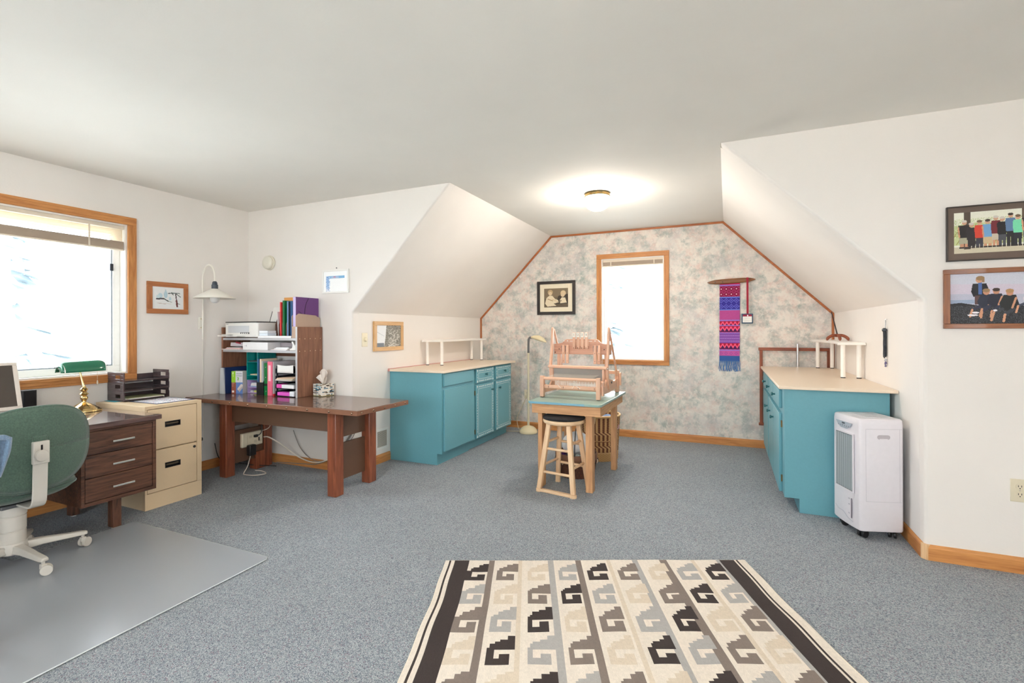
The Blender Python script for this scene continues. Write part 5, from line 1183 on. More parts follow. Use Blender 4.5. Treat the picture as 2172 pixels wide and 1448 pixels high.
WARP = mat('white_warp', (236, 230, 222), .8); b = MB(); r = random.Random(9)
for k in range(38):
    x = .065 + k * .0104; b.tube([(x, .018, .172), (x, yc - .085, .185), (x, yc + .04, .20 + .03 * (k % 2)), (x, LD - .018, .198)], .0009, 4, cap=False)
stuff(b.build('warp_threads', WARP, t, smooth=0)); b = MB()
for k in range(80):
    x = .07 + k * .0048; b.box(x, yc + .032, .10, x + .0012, yc + .034, .30 + .02 * r.random())
stuff(b.build('heddles', mat('white_heddle', (232, 228, 224), .6), t, smooth=0)); b = MB()
for k in range(46):
    x = .12 + k * .0085 * (1 if k % 3 else 1.01)
    if x < LW - .05: b.box(x, .045, .075 + .01 * r.random(), x + .004, .0465, .145 + .015 * r.random())
for (x, q) in ((.168, .02), (.30, -.015), (.325, .03)): b.tube(curve([(x, .004, .15), (x - q * .6, -.002, .12), (x + q, .002, .085)], 5), .0018, 5)
stuff(b.build('tie_on_fringe', WARP, t, smooth=0))
# slanted braces from the uprights to the back
for x in (.006, LW - .012): P_('slanted_brace', MB().bar((x + .004, yc + .0, .572), (x + .004, LD - .05, .155), .012, .016, (1, 0, 0)), 'y', bev=.002)
for x in (.006, LW - .006): MB().ball((x, yc - .02, .578), .012, n=12, m=8).build('brace_knob', MAPLE['x'], t)
# ---- tall wicker hamper
def weave(R0, R1, Hh, rows, nst, cols, pat, n=None):
    """woven wall: every cell bulges in or out; colours by pattern"""
    b = MB(); n = nst * 2; c = []
    vs, fs = [], []
    for j in range(rows * 2 + 1):
        for i in range(n):
            z = Hh * j / (rows * 2); rr_ = R0 + (R1 - R0) * j / (rows * 2); ph = (i // 1 + (j // 2)) % 2
            k = .0028 if (i + j // 2) % 2 else -.0018
            a = 2 * PI * i / n; vs.append(((rr_ + k) * math.cos(a), (rr_ + k) * math.sin(a), z))
    for j in range(rows * 2):
        for i in range(n):
            fs.append((j * n + i, j * n + (i + 1) % n, (j + 1) * n + (i + 1) % n, (j + 1) * n + i)); c.append(lin(cols[pat(i, j / (rows * 2), j)]))
    b._add(vs, fs); b.c = np.array(c); return b
HB = [(120, 68, 40), (216, 176, 124), (200, 154, 98), (96, 54, 32)]
def hpat(i, v, j):
    if v < .17: return 2 if (i + j) % 3 else 1
    if .17 <= v < .20: return 1
    if .58 < v < .66 or .28 < v < .34: return 0 if ((i + j) // 2) % 2 else 1
    if .44 < v < .47: return 1 if j % 2 else 0
    return (0 if j % 3 else 3) if (i // 2) % 2 else (1 if j % 2 else 2)
WIC = colmat('wicker', .7)
t = thing('wicker_hamper', 'tall brown and straw patterned wicker hamper behind the loom table', 'basket', (-1.165, 4.86, 0))
weave(.182, .205, .425, 34, 60, HB, hpat).build('woven_wall', WIC, t, smooth=80, solid=.004)
MB().tube([(.207 * math.cos(2 * PI * k / 48), .207 * math.sin(2 * PI * k / 48), .428) for k in range(48)], .011, 8, closed=True).build('rim', mat('straw_rim', (214, 176, 122), .6, noise=.25, nscale=90), t, smooth=80)
MB().lathe([(.001, .006), (.180, .006)], n=40, cap=False).build('bottom', mat('straw_bottom', (180, 140, 90), .7), t)
MB().tube([(.207 * math.cos(a), .207 * math.sin(a) - .002, z) for a, z in ((-.42, .42), (-.40, .34), (-.30, .305), (-.20, .31), (-.12, .34))], .006, 8).build('side_handle', mat('handle_pink', (206, 170, 180), .6), t, smooth=60)
MB().tube(curve([(-.02, -.212, .425), (-.03, -.222, .38), (.01, -.222, .36), (.02, -.215, .425)], 6), .004, 6).build('rim_tie', mat('straw_tie', (228, 206, 166), .7), t)
o = MB().sheet(lambda u, v: (-1.09 + .10 * (u - .5) + .02 * v, 4.88 + .12 * (v - .5), .395 + .028 * math.sin(PI * u) * math.sin(PI * v)), 10, 10).build('blue_cloth', mat('blue_cloth', (120, 146, 186), .9), smooth=80, solid=.012); tag(o, 'bit of blue cloth just inside the wicker hamper rim', 'cloth')
o = MB().lathe([(.001, .012), (.15, .012), (.165, .20), (.16, .32), (.12, .37), (.001, .378)], (-1.165, 4.86, 0), 28, cap=False).build('stored_fabric', mat('cream_fabric', (214, 196, 168), .95, noise=.3, nscale=20, bump=.8, bscale=16), smooth=80); tag(o, 'folded cream fabric filling the wicker hamper', 'fabric')
# ---- small leather-trimmed basket
t = thing('leather_basket', 'low dark brown woven basket with laced leather rim under the loom table', 'basket', (-1.205, 4.205, 0), .2)
LB = [(70, 38, 26), (96, 54, 36), (52, 28, 20), (120, 74, 50)]
weave(.150, .172, .135, 12, 34, LB, lambda i, v, j: (i + j) % 2 + (2 if (i * j) % 5 == 0 else 0) if v < .98 else 2).build('woven_wall', WIC, t, smooth=80, solid=.004)
MB().lathe([(.001, .122), (.168, .122)], n=36, cap=False).build('inner_lining', mat('basket_bottom', (70, 40, 28), .8), t)
MB().lathe([(.174, .120), (.180, .135), (.182, .190), (.176, .200), (.170, .198), (.172, .130)], n=40, cap=False).build('leather_rim', mat('rim_leather', (124, 82, 58), .6, noise=.2, nscale=30), t, smooth=60)
for k in range(26):
    a = 2 * PI * k / 26; a2 = a + .12; MB().tube([(.184 * math.cos(a), .184 * math.sin(a), .118), (.188 * math.cos((a + a2) / 2), .188 * math.sin((a + a2) / 2), .132), (.184 * math.cos(a2), .184 * math.sin(a2), .146)], .0045, 6).build('lacing', mat('lace_cream', (226, 208, 184), .7) if k % 2 else mat('lace_dark', (58, 34, 26), .7), t)
MB().tube([(0, .176 * math.cos(PI * k / 18), .19 + .21 * math.sin(PI * k / 18)) for k in range(19)], .004, 8).build('wire_handle', BLACK, t, smooth=60)
def bundle(u, v):
    a = u * 2 * PI; e = PI * v; q = math.sin(e); w_ = 1 + .10 * math.sin(3 * a + 2) + .06 * math.sin(7 * a + 5 * v)
    return (.118 * q * w_ * math.cos(a), .118 * q * w_ * math.sin(a), .270 - .095 * math.cos(e) * (1 + .12 * math.sin(2 * a)))
o = MB().sheet(bundle, 36, 18).build('white_bundle', mat('white_cotton', (238, 238, 240), .9, bump=.3, bscale=30), smooth=80); tag(o, 'white cloth bundle heaped in the leather-rimmed basket', 'cloth', loc=(-1.205, 4.205, 0))
def yarn(x, y, z, r_, c, label):
    t = MB(); q = random.Random(int(abs(x) * 999))
    pts = []
    for k in range(180):
        a = k * .62; w = k * .031; p = Vector((math.cos(a), math.sin(a), 0)); Rm = Euler((w, w * 1.3, w * .7)).to_matrix(); pts.append(Rm @ p * r_ + Vector((x, y, z)))
    t.tube(pts, .0045, 5).ball((x, y, z), r_ * .97, n=12, m=8); o = t.build('yarn_ball', mat('yarn_%d_%d_%d' % c, c, .95), smooth=80); tag(o, label, 'yarn', 'yarn balls in the leather-rimmed basket')
yarn(-1.305, 4.115, .165, .042, (84, 40, 104), 'purple yarn ball at the left of the leather-rimmed basket')
yarn(-1.235, 4.075, .165, .040, (60, 58, 70), 'charcoal yarn ball at the front of the leather-rimmed basket')
yarn(-1.155, 4.078, .165, .040, (150, 160, 158), 'grey-green yarn ball at the right front of the basket')
# ---- floor lamp
t = thing('floor_lamp', 'cream gooseneck floor lamp in front of the papered wall', 'floor lamp', (-2.226, 5.665, 0))
MB().lathe([(.108, 0), (.112, .008), (.108, .030), (.090, .058), (.060, .078), (.025, .088), (.016, .092)], n=40).build('base', CREAM, t, smooth=50)
MB().cyl((0, 0, .09), (.003, 0, .99), .0145, .013, 16).build('pole', mat('lamp_pole_cream', (216, 206, 178), .35), t, smooth=60)
MB().tube(curve([(.003, 0, .98), (.004, 0, 1.08), (.008, 0, 1.14), (.022, 0, 1.166), (.045, 0, 1.168)], 6), .0135, 12).build('gooseneck', mat('gooseneck_grey', (96, 96, 98), .4), t, smooth=60)
def head(u, v):
    a = u * 2 * PI; s = v; prof_ = (.016, .036, .048, .054, .052, .040, .004); k = s * 6; i = min(int(k), 5); q = prof_[i] + (prof_[i + 1] - prof_[i]) * (k - i)
    return (.040 + .200 * s, q * math.cos(a), 1.168 - .058 * s * s + q * math.sin(a) * (.75 if math.sin(a) > 0 else .45))
MB().sheet(head, 24, 18).build('lamp_head', CREAM, t, smooth=80)
MB().tube(curve([(-.08, -.03, .015), (-.20, -.02, .006), (-.33, -.05, .006), (-.42, -.10, .006)], 8), .004, 6).tube(curve([(-.08, .02, .015), (-.16, .08, .02), (-.20, .12, .15), (-.16, .20, .30), (-.125, .245, .40)], 8), .004, 6).build('flex', mat('lamp_flex', (206, 194, 166), .5), t, smooth=60)
def outlet(name, label, M, m, w=.072, h=.117):
    t = thing(name, label, 'wall outlet'); t.matrix_world = M
    MB().box(-w / 2, -h / 2, 0, w / 2, h / 2, .0055).build('plate', m, t, bev=.002)
    for s in (-1, 1):
        r_ = MB().lathe([(.0165, .0055), (.0165, .0075)], n=22, c=(0, s * .0205, 0)).build('receptacle', m, t)
        for x in (-.0062, .0062): MB().box(x - .0013, s * .0205 - .002, .0075, x + .0013, s * .0205 + .0075, .0079).build('slot', BLACK, r_)
        MB().lathe([(.0027, .0075), (.0027, .0079)], n=10, c=(0, s * .0205 - .0085, 0)).build('ground_hole', BLACK, r_)
    MB().lathe([(.003, .0055), (.0025, .0068)], n=10).build('plate_screw', NICKEL, t)
    return t
OUT = mat('almond_outlet', (222, 212, 188), .4)
outlet('wall_outlet', 'almond double outlet on the papered wall beside the floor lamp', face_M((-2.346, YF, .438), (1, 0, 0), (0, 0, 1)), OUT)
outlet('wall_outlet', 'almond double outlet low on the right-hand white wall', face_M((1.366, YB, .425), (1, 0, 0), (0, 0, 1)), OUT)
t = thing('plug', 'pale plug in the papered-wall outlet by the floor lamp', 'plug', (-2.346, YF - .009, .418))
MB().box(-.014, -.026, -.014, .014, 0, .012).build('body', mat('plug_ivory', (214, 204, 176), .45), t, bev=.003)
# ================================================================== hangings on the papered wall
BLKF = mat('black_frame', (44, 38, 36), .4)
cv = Canvas(120, 99, (112, 98, 76)); cv.poly([(0, 0), (1, 0), (1, .35), (0, .55)], (128, 112, 88)).poly([(.45, 1), (.6, .4), (1, .3), (1, 1)], (60, 50, 38)).rect(0, .82, 1, 1, (96, 82, 62))
SK, HRc, CL = (214, 192, 156), (186, 160, 120), (228, 214, 184)
cv.ell(.26, .20, .11, .13, HRc).ell(.26, .27, .075, .10, SK).poly([(.10, .50), (.22, .38), (.34, .38), (.46, .56), (.58, .62), (.62, .74), (.40, .80), (.52, .92), (.14, .96), (.04, .80)], CL)
cv.ell(.80, .26, .11, .14, (214, 190, 150)).ell(.78, .36, .08, .10, SK).poly([(.66, .62), (.74, .48), (.88, .50), (.95, .76), (.68, .80)], CL).line(.36, .58, .60, .72, .05, SK, .8).line(.16, .56, .36, .66, .04, (176, 152, 114), .8).line(.60, .70, .72, .66, .03, (70, 58, 44), .8).noise(.16)
framed('framed_photo', 'black-framed sepia photo of two children on the papered wall', 'picture', face_M((-1.947, YF, 1.662), (1, 0, 0), (0, 0, 1)), .496, .420, .036, .024, BLKF, cv, .056, ('ivory_mat', (236, 226, 202), .8))
t = thing('woven_hanging', 'magenta and blue woven band hanging from a wooden shuttle', 'wall hanging', (.026, YF, 0))
SHUT = wood('shuttle_wood', (96, 60, 36), (148, 100, 64), 'x', rough=.4)
def shf(u, v):
    x = (u - .5) * .476; k = max(.05, (1 - abs(2 * (u - .5)) ** 4) ** .8); a = v * 2 * PI
    return (x + .012, -.024 + .014 * k * math.cos(a), 1.783 + .018 * (u - .5) + .027 * k * math.sin(a))
MB().sheet(shf, 40, 16).build('shuttle', SHUT, t, smooth=80)
for x in (-.145, -.07): MB().lathe([(.006, 0), (.005, -.002)], n=10, axis='y').build('shuttle_hole', BLACK, t).location = (x, -.0375, 1.775)
NX, NY = 44, 176; cv = Canvas(NX, NY, (214, 60, 100))
bands = [(0, .035, 'hot'), (.035, .05, 'lav'), (.05, .185, 'dia'), (.185, .20, 'lb'), (.20, .345, 'blue'), (.345, .36, 'lb'), (.36, .475, 'mag'), (.475, .492, 'lav'), (.492, .545, 'zig'), (.545, .556, 'lav'), (.556, .635, 'zig2'), (.635, .65, 'lav'), (.65, .77, 'pur'), (.77, .855, 'zig'), (.855, .87, 'lav'), (.87, .93, 'pink'), (.93, 1, 'teal')]
ii, jj = np.meshgrid(np.arange(NX), np.arange(NY))
BASE = {'hot': (206, 36, 86), 'lav': (150, 120, 206), 'dia': (142, 24, 72), 'lb': (110, 136, 220), 'blue': (58, 52, 156), 'mag': (182, 76, 146), 'zig': (206, 26, 66), 'zig2': (214, 32, 78), 'pur': (142, 84, 178), 'pink': (196, 90, 166), 'teal': (56, 98, 168)}
for (a, c, k) in bands:
    m_ = (jj >= round(a * NY)) & (jj < round(c * NY)); cv.put(m_, BASE[k]); d = jj - round(a * NY); hb = round((c - a) * NY)
    if k == 'dia':
        q = (abs((ii + 2) % 11 - 5) + abs(d % 12 - 6)); cv.put(m_ & (q < 2), (230, 196, 214)).put(m_ & (q == 4), (104, 10, 48)).put(m_ & (q == 7), (178, 70, 128))
    if k == 'blue':
        q = (abs((ii + 2) % 11 - 5) + abs(d % 13 - 6)); cv.put(m_ & ((q == 5) | (q == 1)), (122, 122, 222)).put(m_ & (q == 8), (36, 28, 120))
    if k in ('zig', 'zig2'):
        q = abs((ii + 2) % 9 - 4) * 1.6 + d % 13 - 6; cv.put(m_ & (abs(q - 3) < 1.3), (250, 120, 160)).put(m_ & (q > 5.5), (76, 26, 86)).put(m_ & (q < -2), (150, 10, 44))
    if k == 'pur': cv.put(m_ & ((ii + d * 2) % 5 == 0), (98, 52, 132)).put(m_ & (d % 6 == 5), (182, 140, 214))
    if k == 'pink':
        q = (abs((ii + 2) % 11 - 5) + abs(d - hb // 2)); cv.put(m_ & ((q == 3)), (128, 70, 150))
    if k == 'teal': cv.put(m_ & ((ii + d) % 3 == 0), (40, 78, 140))
cv.noise(.12)
cv.mesh('woven_band', colmat('woven_band_wool', .9), t, (-.100, -.016, 1.775), (.200, 0, 0), (-.006, .010, -.860))
b = MB(); r = random.Random(4)
for k in range(30):
    x = -.103 + .197 * k / 29; b.tube(curve([(x, -.006, .918), (x + r.uniform(-.006, .006), -.010, .88), (x + r.uniform(-.010, .010), -.007, .84), (x + r.uniform(-.008, .008), -.008, .800 + .02 * r.random())], 4), .0028, 5)
stuff(b.build('fringe', mat('fringe_blue', (88, 128, 184), .9), t, smooth=60))
t = thing('red_strap', 'narrow red strap with a navy framed card hanging off the shuttle', 'wall hanging', (.197 - .0, YF, 0))
MB().box(-.010, -.046, 1.425, .010, -.042, 1.812).box(-.010, -.044, 1.806, .010, -.004, 1.812).build('strap', mat('strap_red', (158, 24, 52), .8), t)
MB().box(-.058, -.046, 1.322, .052, -.030, 1.428).build('card_backing', mat('card_navy', (52, 84, 112), .6), t, bev=.002)
MB().box(-.046, -.0468, 1.396, .040, -.046, 1.418).build('red_patch', mat('patch_red', (150, 22, 60), .7), t)
MB().box(-.047, -.0475, 1.334, .041, -.0465, 1.397).build('card', PAPER, t); MB().box(-.004, -.049, 1.400, .004, -.0475, 1.412).build('clip', CHROME, t)
b = MB(); b.box(-.030, -.0478, 1.350, .028, -.0475, 1.3515); b.build('ruled_line', mat('ink_grey', (150, 150, 158), .7), t); MB().box(-.026, -.0478, 1.378, .022, -.0475, 1.3792).build('ruled_line', mat('ink_grey', (150, 150, 158)), t)
# ================================================================== right-hand white wall
cv = Canvas(210, 134, (232, 232, 216)); cv.poly([(0, .32), (.2, .26), (.5, .3), (.8, .22), (1, .3), (1, .8), (0, .8)], (196, 206, 150))
cv.speck((cv.Y > .16) & (cv.Y < .62), [(168, 186, 96), (206, 214, 160), (122, 148, 70), (226, 226, 206), (150, 168, 84)], .35)
for k in range(16): cv.line(-.05 + k * .075, .78, .03 + k * .075, .48, .008, (150, 140, 70), .66)
cv.rect(0, .84, 1, 1, (206, 196, 172)); cv.rect(.10, 0, .165, .9, (84, 70, 58)).rect(.66, 0, .71, .5, (96, 80, 66))
SKn = (206, 150, 118)
ppl = [(.105, .20, (34, 28, 30), (176, 172, 146), .17), (.175, .27, (40, 34, 40), (44, 38, 42), .12), (.255, .22, (208, 62, 44), (60, 58, 70), .12), (.335, .21, (112, 160, 206), (206, 180, 140), .14), (.415, .14, (116, 34, 44), (200, 188, 170), .12), (.475, .17, (28, 26, 30), (74, 76, 84), .12), (.555, .10, (92, 122, 162), (34, 32, 38), .12), (.625, .15, (120, 220, 176), (40, 40, 52), .12), (.715, .12, (44, 36, 42), (104, 112, 116), .14), (.79, .10, (60, 42, 46), (120, 166, 186), .14), (.87, .15, (70, 100, 160), (60, 60, 66), .13), (.945, .18, (180, 60, 60), (180, 170, 140), .12)]
for (x, y, top, leg, w) in ppl:
    hd = .055; cv.rect(x - w * .28, y + .42, x - w * .03, .86, leg).rect(x + w * .03, y + .42, x + w * .28, .86, leg).poly([(x - w * .3, y + .36), (x + w * .3, y + .36), (x + w * .33, y + .56), (x - w * .33, y + .56)], leg)
    if leg[0] > 150: cv.rect(x - w * .26, y + .57, x - w * .04, .84, SKn).rect(x + w * .04, y + .57, x + w * .26, .84, SKn)
    cv.poly([(x - w * .36, y + .11), (x + w * .36, y + .11), (x + w * .40, y + .30), (x + w * .32, y + .42), (x - w * .32, y + .42), (x - w * .40, y + .30)], top)
    cv.line(x - w * .36, y + .16, x - w * .30, y + .40, .016, SKn if w > .13 else top, .66).ell(x, y + .05, .024, hd, (206, 160, 132)).ell(x, y + .018, .026, .032, ((120, 96, 72), (206, 200, 190), (60, 46, 38))[int(x * 97) % 3])
    cv.rect(x - w * .30, .84, x - w * .02, .88, (50, 42, 42)).rect(x + w * .02, .84, x + w * .30, .88, (50, 42, 42))
cv.noise(.12)
BRM = ('brown_mat', (104, 88, 78), .6)
t = thing('framed_photo', 'dark thin-framed group photo with a brown mat, upper right wall', 'picture'); t.matrix_world = face_M((1.074 + .235, YB, 1.765), (1, 0, 0), (0, 0, 1))
w, h = .47, .292
for (a, c, ax) in (((-w / 2, h / 2 - .006), (w / 2, h / 2), 'x'), ((-w / 2, -h / 2), (w / 2, -h / 2 + .006), 'x'), ((-w / 2, -h / 2 + .006), (-w / 2 + .006, h / 2 - .006), 'y'), ((w / 2 - .006, -h / 2 + .006), (w / 2, h / 2 - .006), 'y')):
    MB().box(a[0], a[1], .001, c[0], c[1], .020).build('frame_rail', mat('dark_thin_frame', (52, 44, 40), .4), t, bev=.001)
MB().box(-w / 2 + .006, -h / 2 + .006, .002, w / 2 - .006, h / 2 - .006, .014).build('mat_board', mat(*BRM), t, smooth=0)
cv.mesh('print', PRINT, t, (-w / 2 + .031, h / 2 - .035, .0148), (w - .062, 0, 0), (0, -(h - .075), 0))
cv = Canvas(210, 134, (200, 202, 216)); cv.poly([(0, .20), (1, .25), (1, .55), (0, .62)], (206, 196, 212)).poly([(0, .40), (1, .44), (1, .8), (0, .8)], (184, 186, 204)).rect(0, .52, .4, .60, (150, 164, 190))
cv.poly([(0, .60), (.10, .58), (.22, .62), (.34, .66), (.55, .62), (.75, .68), (1, .66), (1, 1), (0, 1)], (36, 36, 42)); cv.speck(cv.Y > .64, [(30, 30, 36), (58, 60, 66), (90, 94, 100), (44, 46, 52)], .55)
def seated(x, y, top, leg, hair, s=1.0):
    cv.poly([(x - .05 * s, y + .10), (x + .05 * s, y + .10), (x + .075 * s, y + .26 * s), (x + .05 * s, y + .36 * s), (x - .06 * s, y + .36 * s), (x - .085 * s, y + .24 * s)], top).line(x - .06 * s, y + .34 * s, x - .13 * s, y + .40 * s, .030 * s, leg, .66).line(x - .13 * s, y + .40 * s, x - .15 * s, y + .54 * s, .022 * s, SKn, .66).line(x + .03 * s, y + .34 * s, x - .04 * s, y + .44 * s, .032 * s, leg, .66).line(x - .04 * s, y + .44 * s, x - .05 * s, y + .56 * s, .022 * s, SKn, .66)
    cv.line(x + .05 * s, y + .16, x + .02 * s, y + .32 * s, .018 * s, SKn, .66).ell(x, y + .055, .030 * s, .056 * s, (196, 140, 112)).ell(x, y + .022, .034 * s, .036 * s, hair)
cv.poly([(.215, .20), (.34, .20), (.37, .36), (.34, .46), (.22, .46), (.20, .36)], (34, 32, 40)).rect(.265, .18, .30, .42, (70, 100, 160)).rect(.235, .44, .29, .62, (88, 60, 60)).rect(.29, .44, .335, .6, (60, 44, 48)).ell(.275, .13, .032, .06, (200, 148, 120)).ell(.285, .095, .04, .045, (150, 120, 84)).rect(.30, .1, .325, .18, (150, 120, 84))
seated(.34, .32, (34, 40, 60), (44, 44, 70), (150, 120, 86)); seated(.43, .31, (30, 34, 52), (44, 48, 70), (66, 50, 42)); seated(.55, .34, (28, 32, 34), (60, 62, 70), (176, 136, 92), 1.1); seated(.74, .30, (212, 202, 216), (70, 76, 92), (40, 34, 34), .9); seated(.90, .24, (38, 30, 40), (70, 74, 60), (32, 28, 30), 1.25)
cv.ell(.24, .78, .035, .018, (236, 232, 236)).ell(.215, .83, .05, .018, (236, 232, 236)).ell(.42, .74, .02, .02, (230, 226, 230)).noise(.14)
RW = {'x': wood('brown_frame_x', (112, 62, 34), (150, 92, 54), 'x', rough=.35, coat=.3), 'y': wood('brown_frame_y', (112, 62, 34), (150, 92, 54), 'y', rough=.35, coat=.3)}
framed('framed_photo', 'brown wood framed photo of people on rocks, lower right wall', 'picture', face_M((1.061 + .245, YB, 1.418), (1, 0, 0), (0, 0, 1)), .49, .316, .026, .022, RW, cv)
# ---- evaporative air cooler
t = thing('air_cooler', 'white upright air cooler on casters in front of the right teal cabinet', 'air cooler', (.788, 3.753, 0), math.radians(18.1))
AC = mat('cooler_white', (228, 224, 230), .35); ACG = mat('cooler_grey', (150, 160, 164), .45)
hw, hd = .146, .124; z0, z1 = .050, .708
P0 = [(-hd - .004, -.06), (-hd + .004, -hw + .012), (-hd + .02, -hw), (hd - .012, -hw), (hd, -hw + .012), (hd, hw - .012), (hd - .012, hw), (-hd + .02, hw), (-hd + .004, hw - .012), (-hd - .004, .06), (-hd - .0055, 0)]
b = MB()
n = len(P0); lv = [(z0, .97), (z0 + .01, 1), (z1 - .02, 1), (z1 + .004, .985), (z1 + .014, .93)]
vs = [(x * k, y * k, z) for z, k in lv for x, y in P0]; fs = [tuple(range(n))[::-1], tuple(range((len(lv) - 1) * n, len(lv) * n))]
for i in range(len(lv) - 1):
    for j in range(n): fs.append((i * n + j, i * n + (j + 1) % n, (i + 1) * n + (j + 1) % n, (i + 1) * n + j))
b._add(vs, fs).build('body', AC, t, bev=.004, smooth=40, seg=3)
# front faces local -x; its right-hand side faces local -y
xf_ = -hd - .0085
g = MB().box(xf_ + .001, -.092, .270, xf_ + .006, .088, .612).build('grille_recess', mat('cooler_recess', (96, 104, 110), .6), t)
for k in range(8): MB().prism([(xf_ + .001, -.084 + k * .0225), (xf_ - .004, -.074 + k * .0225), (xf_ + .001, -.066 + k * .0225)], 'z', .274, .608).build('louvre', ACG, g)
for (a, c, d_, e_) in ((-.099, -.092, .262, .620), (.088, .095, .262, .620), (-.092, .088, .612, .620), (-.092, .088, .262, .270)): MB().box(xf_ - .0035, a, d_, xf_ + .004, c, e_).build('grille_rim', AC, t, bev=.0015)
MB().prism([(-.085, .682), (.085, .682), (.062, .655), (.03, .642), (-.03, .642), (-.062, .655)], 'x', xf_ - .002, xf_ + .003).build('control_panel', mat('panel_grey', (170, 178, 190), .3), t, bev=.001)
for k in range(6): MB().lathe([(.004, 0), (.003, -.0012)], n=10, axis='x', c=(xf_ - .002, -.055 + k * .022, .658)).build('panel_button', mat('button_dark', (106, 112, 126), .4), t)
MB().box(xf_ - .0028, -.014, .668, xf_ - .002, .016, .677).build('panel_badge', mat('badge_dark', (70, 74, 84), .4), t)
MB().box(xf_ - .0008, -.080, .105, xf_ + .002, -.072, .225).build('water_window', mat('water_gauge', (120, 112, 124), .3), t, bev=.001)
for z in (.215, .180, .125): MB().box(xf_ - .0005, -.056, z, xf_ + .002, -.046, z + .006).build('level_mark', mat('mark_pale', (190, 188, 198), .5), t)
MB().tube(curve([(xf_ + .001, .098, .135), (xf_ + .0005, .06, .120), (xf_ + .0005, .01, .118), (xf_ + .0005, -.04, .095), (xf_ + .001, -.09, .088)], 8), .0016, 5).build('tank_seam', mat('seam_grey', (190, 188, 198), .5), t)
MB().prism([(.010 + sx * .023 + .013 * math.cos(q), .615 + .013 * math.sin(q)) for sx, a0 in ((1, -PI / 2), (-1, PI / 2)) for q in [a0 + PI * k / 8 for k in range(9)]], 'y', -hw - .0006, -hw + .002).build('side_grip', mat('grip_grey', (186, 180, 186), .5), t)
MB().box(-.012, -hw - .0012, .602, .032, -hw - .0004, .606).build('grip_lip', AC, t)
SEAM = mat('panel_seam', (186, 182, 190), .6)
for (a, c) in (((-.088, .230), (hd - .014, .2315)), ((-.088, .662), (hd - .014, .6635)), ((-.0888, .2315), (-.0875, .662)), ((hd - .026, .2315), (hd - .0247, .662))): MB().box(a[0], -hw - .0004, a[1], c[0], -hw + .001, c[1]).build('panel_seam', SEAM, t)
MB().box(-.05, -.085, z1 + .013, .02, .05, z1 + .0165).build('top_lid', mat('lid_grey', (206, 204, 208), .4), t, bev=.001)
MB().box(.03, -.095, z1 + .0132, .085, .085, z1 + .016).build('top_grid', mat('lid_grey2', (196, 196, 200), .5), t, bev=.001)
for (x, y, a) in ((-.085, -.098, .4), (-.085, .098, -.3), (.085, -.098, .9), (.085, .098, .2)):
    d = Vector((math.cos(a), math.sin(a), 0)); w_ = Vector((-d.y, d.x, 0)); c0 = Vector((x, y, .023)) + d * .008
    b = MB().cyl(Vector((x, y, .035)), Vector((x, y, .056)), .010, .010, 10)
    for s in (-1, 1): b.cyl(c0 + w_ * (s * .013 - .007), c0 + w_ * (s * .013 + .007), .023, .023, 20)
    b.rbox(c0 + Vector((0, 0, .012)), (.03, .010, .02), (0, 0, a)); b.build('caster', BLACK, t, bev=.002)
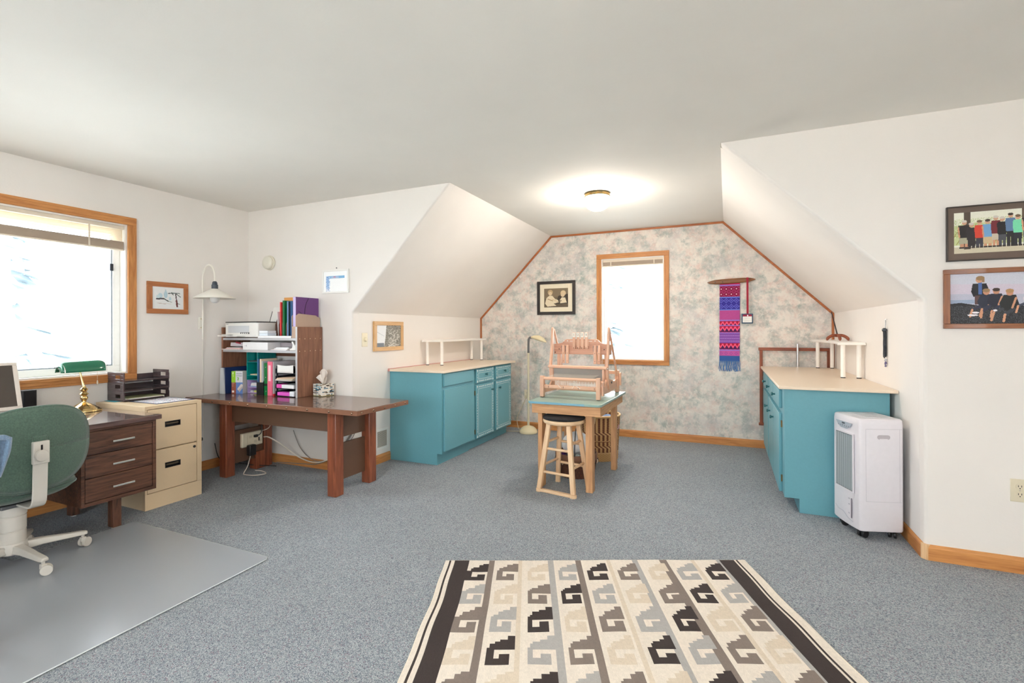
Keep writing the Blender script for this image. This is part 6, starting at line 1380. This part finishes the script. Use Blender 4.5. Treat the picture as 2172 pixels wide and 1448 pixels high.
# ---- woven wool rug
RA = math.atan2(.673, 1.473)
RW_, RL = 1.625, 2.30
nx, ny = 164, 184
cv = Canvas(nx, ny, (224, 214, 201)); BK, TP, GR, BG = (54, 44, 42), (126, 114, 106), (168, 165, 162), (211, 197, 178)
u, vv = cv.X, cv.Y * RL
yv = rng.random((ny, 1)) ; cv.a[..., :3] *= (1 + (np.sin(cv.X * 60 + 3 * np.sin(cv.Y * 5)) * .012 + (rng.random((1, nx)) - .5) * .04))[..., None]
def band(a, c, col): cv.put((u >= a) & (u < c), col)
band(.0135, .020, BK); band(.028, .078, BK); band(.914, .963, BK); band(.968, .976, BK)
for (a, c, col) in ((.1465, .165, TP), (.2455, .258, BG), (.344, .359, GR), (.432, .452, TP), (.538, .546, BG), (.620, .640, GR), (.714, .736, TP), (.818, .828, BG), (.903, .914, GR)): band(a, c, col)
pat = ["......##", "....####", "..######", ".#######", "########", "##......", "##..###.", "##..###.", "#######.", "#######."]
seq = ["BTbGBTbGB", "GbTBGbTBG", "TGBbTGBbT", "bBGTbBGTb", "TbBGTbBGT"]
CC = {'B': BK, 'T': TP, 'G': GR, 'b': BG}
for r_ in range(11):
    v0 = .038 + r_ * .2085
    for k in range(9):
        u0 = .1135 + k * .0963 - .033 - (.004 if k == 7 else .010 if k == 8 else 0); u1 = u0 + .066; col = CC[seq[r_ % 5][k]]
        for a, row in enumerate(pat):
            for c, ch in enumerate(row):
                if ch == '#': cv.put((u >= u0 + (u1 - u0) * c / 8) & (u < u0 + (u1 - u0) * (c + 1) / 8) & (vv >= v0 + a * .0178) & (vv < v0 + (a + 1) * .0178), col)
cv.noise(.07)
t = thing('wool_rug', 'cream flat-woven rug with dark bands and stepped hook motifs on the carpet', 'rug', (-1.397, 2.319, 0), RA)
edge = lambda q: .003 * math.sin(q * 5) + .0012 * math.sin(q * 17 + 1)
b = MB()
def rug(uu, v_): return (uu * RW_ - v_ * RL * (.061 - .029 * uu) + edge(v_ * RL) * (1 if uu < .5 else -1) * abs(2 * uu - 1) ** 3 * 2, -v_ * RL + edge(uu * 2.2 + 4) * (1 - v_) ** 8 * .8, .0085 + .0015 * math.sin(uu * 40) * math.sin(v_ * 30))
b.sheet(rug, nx, ny); b.c = cv.a.reshape(-1, 4); b.build('woven_face', WOVEN, t, smooth=80)
MB().sheet(lambda uu, v_: tuple(Vector(rug(uu, v_)) - Vector((0, 0, .0078))), 40, 50).build('backing', mat('rug_backing', (214, 202, 182), .95), t, smooth=80)
def rim(q):
    q *= 4; k = int(q); f = q - k
    p = [(f, 0), (1, f), (1 - f, 1), (0, 1 - f)][k % 4]; p = rug(*p); return (p[0], p[1], .0045)
MB().tube([rim(k / 240) for k in range(240)], .0043, 6, closed=True).build('bound_edge', mat('rug_edge', (232, 222, 204), .95), t, smooth=80)
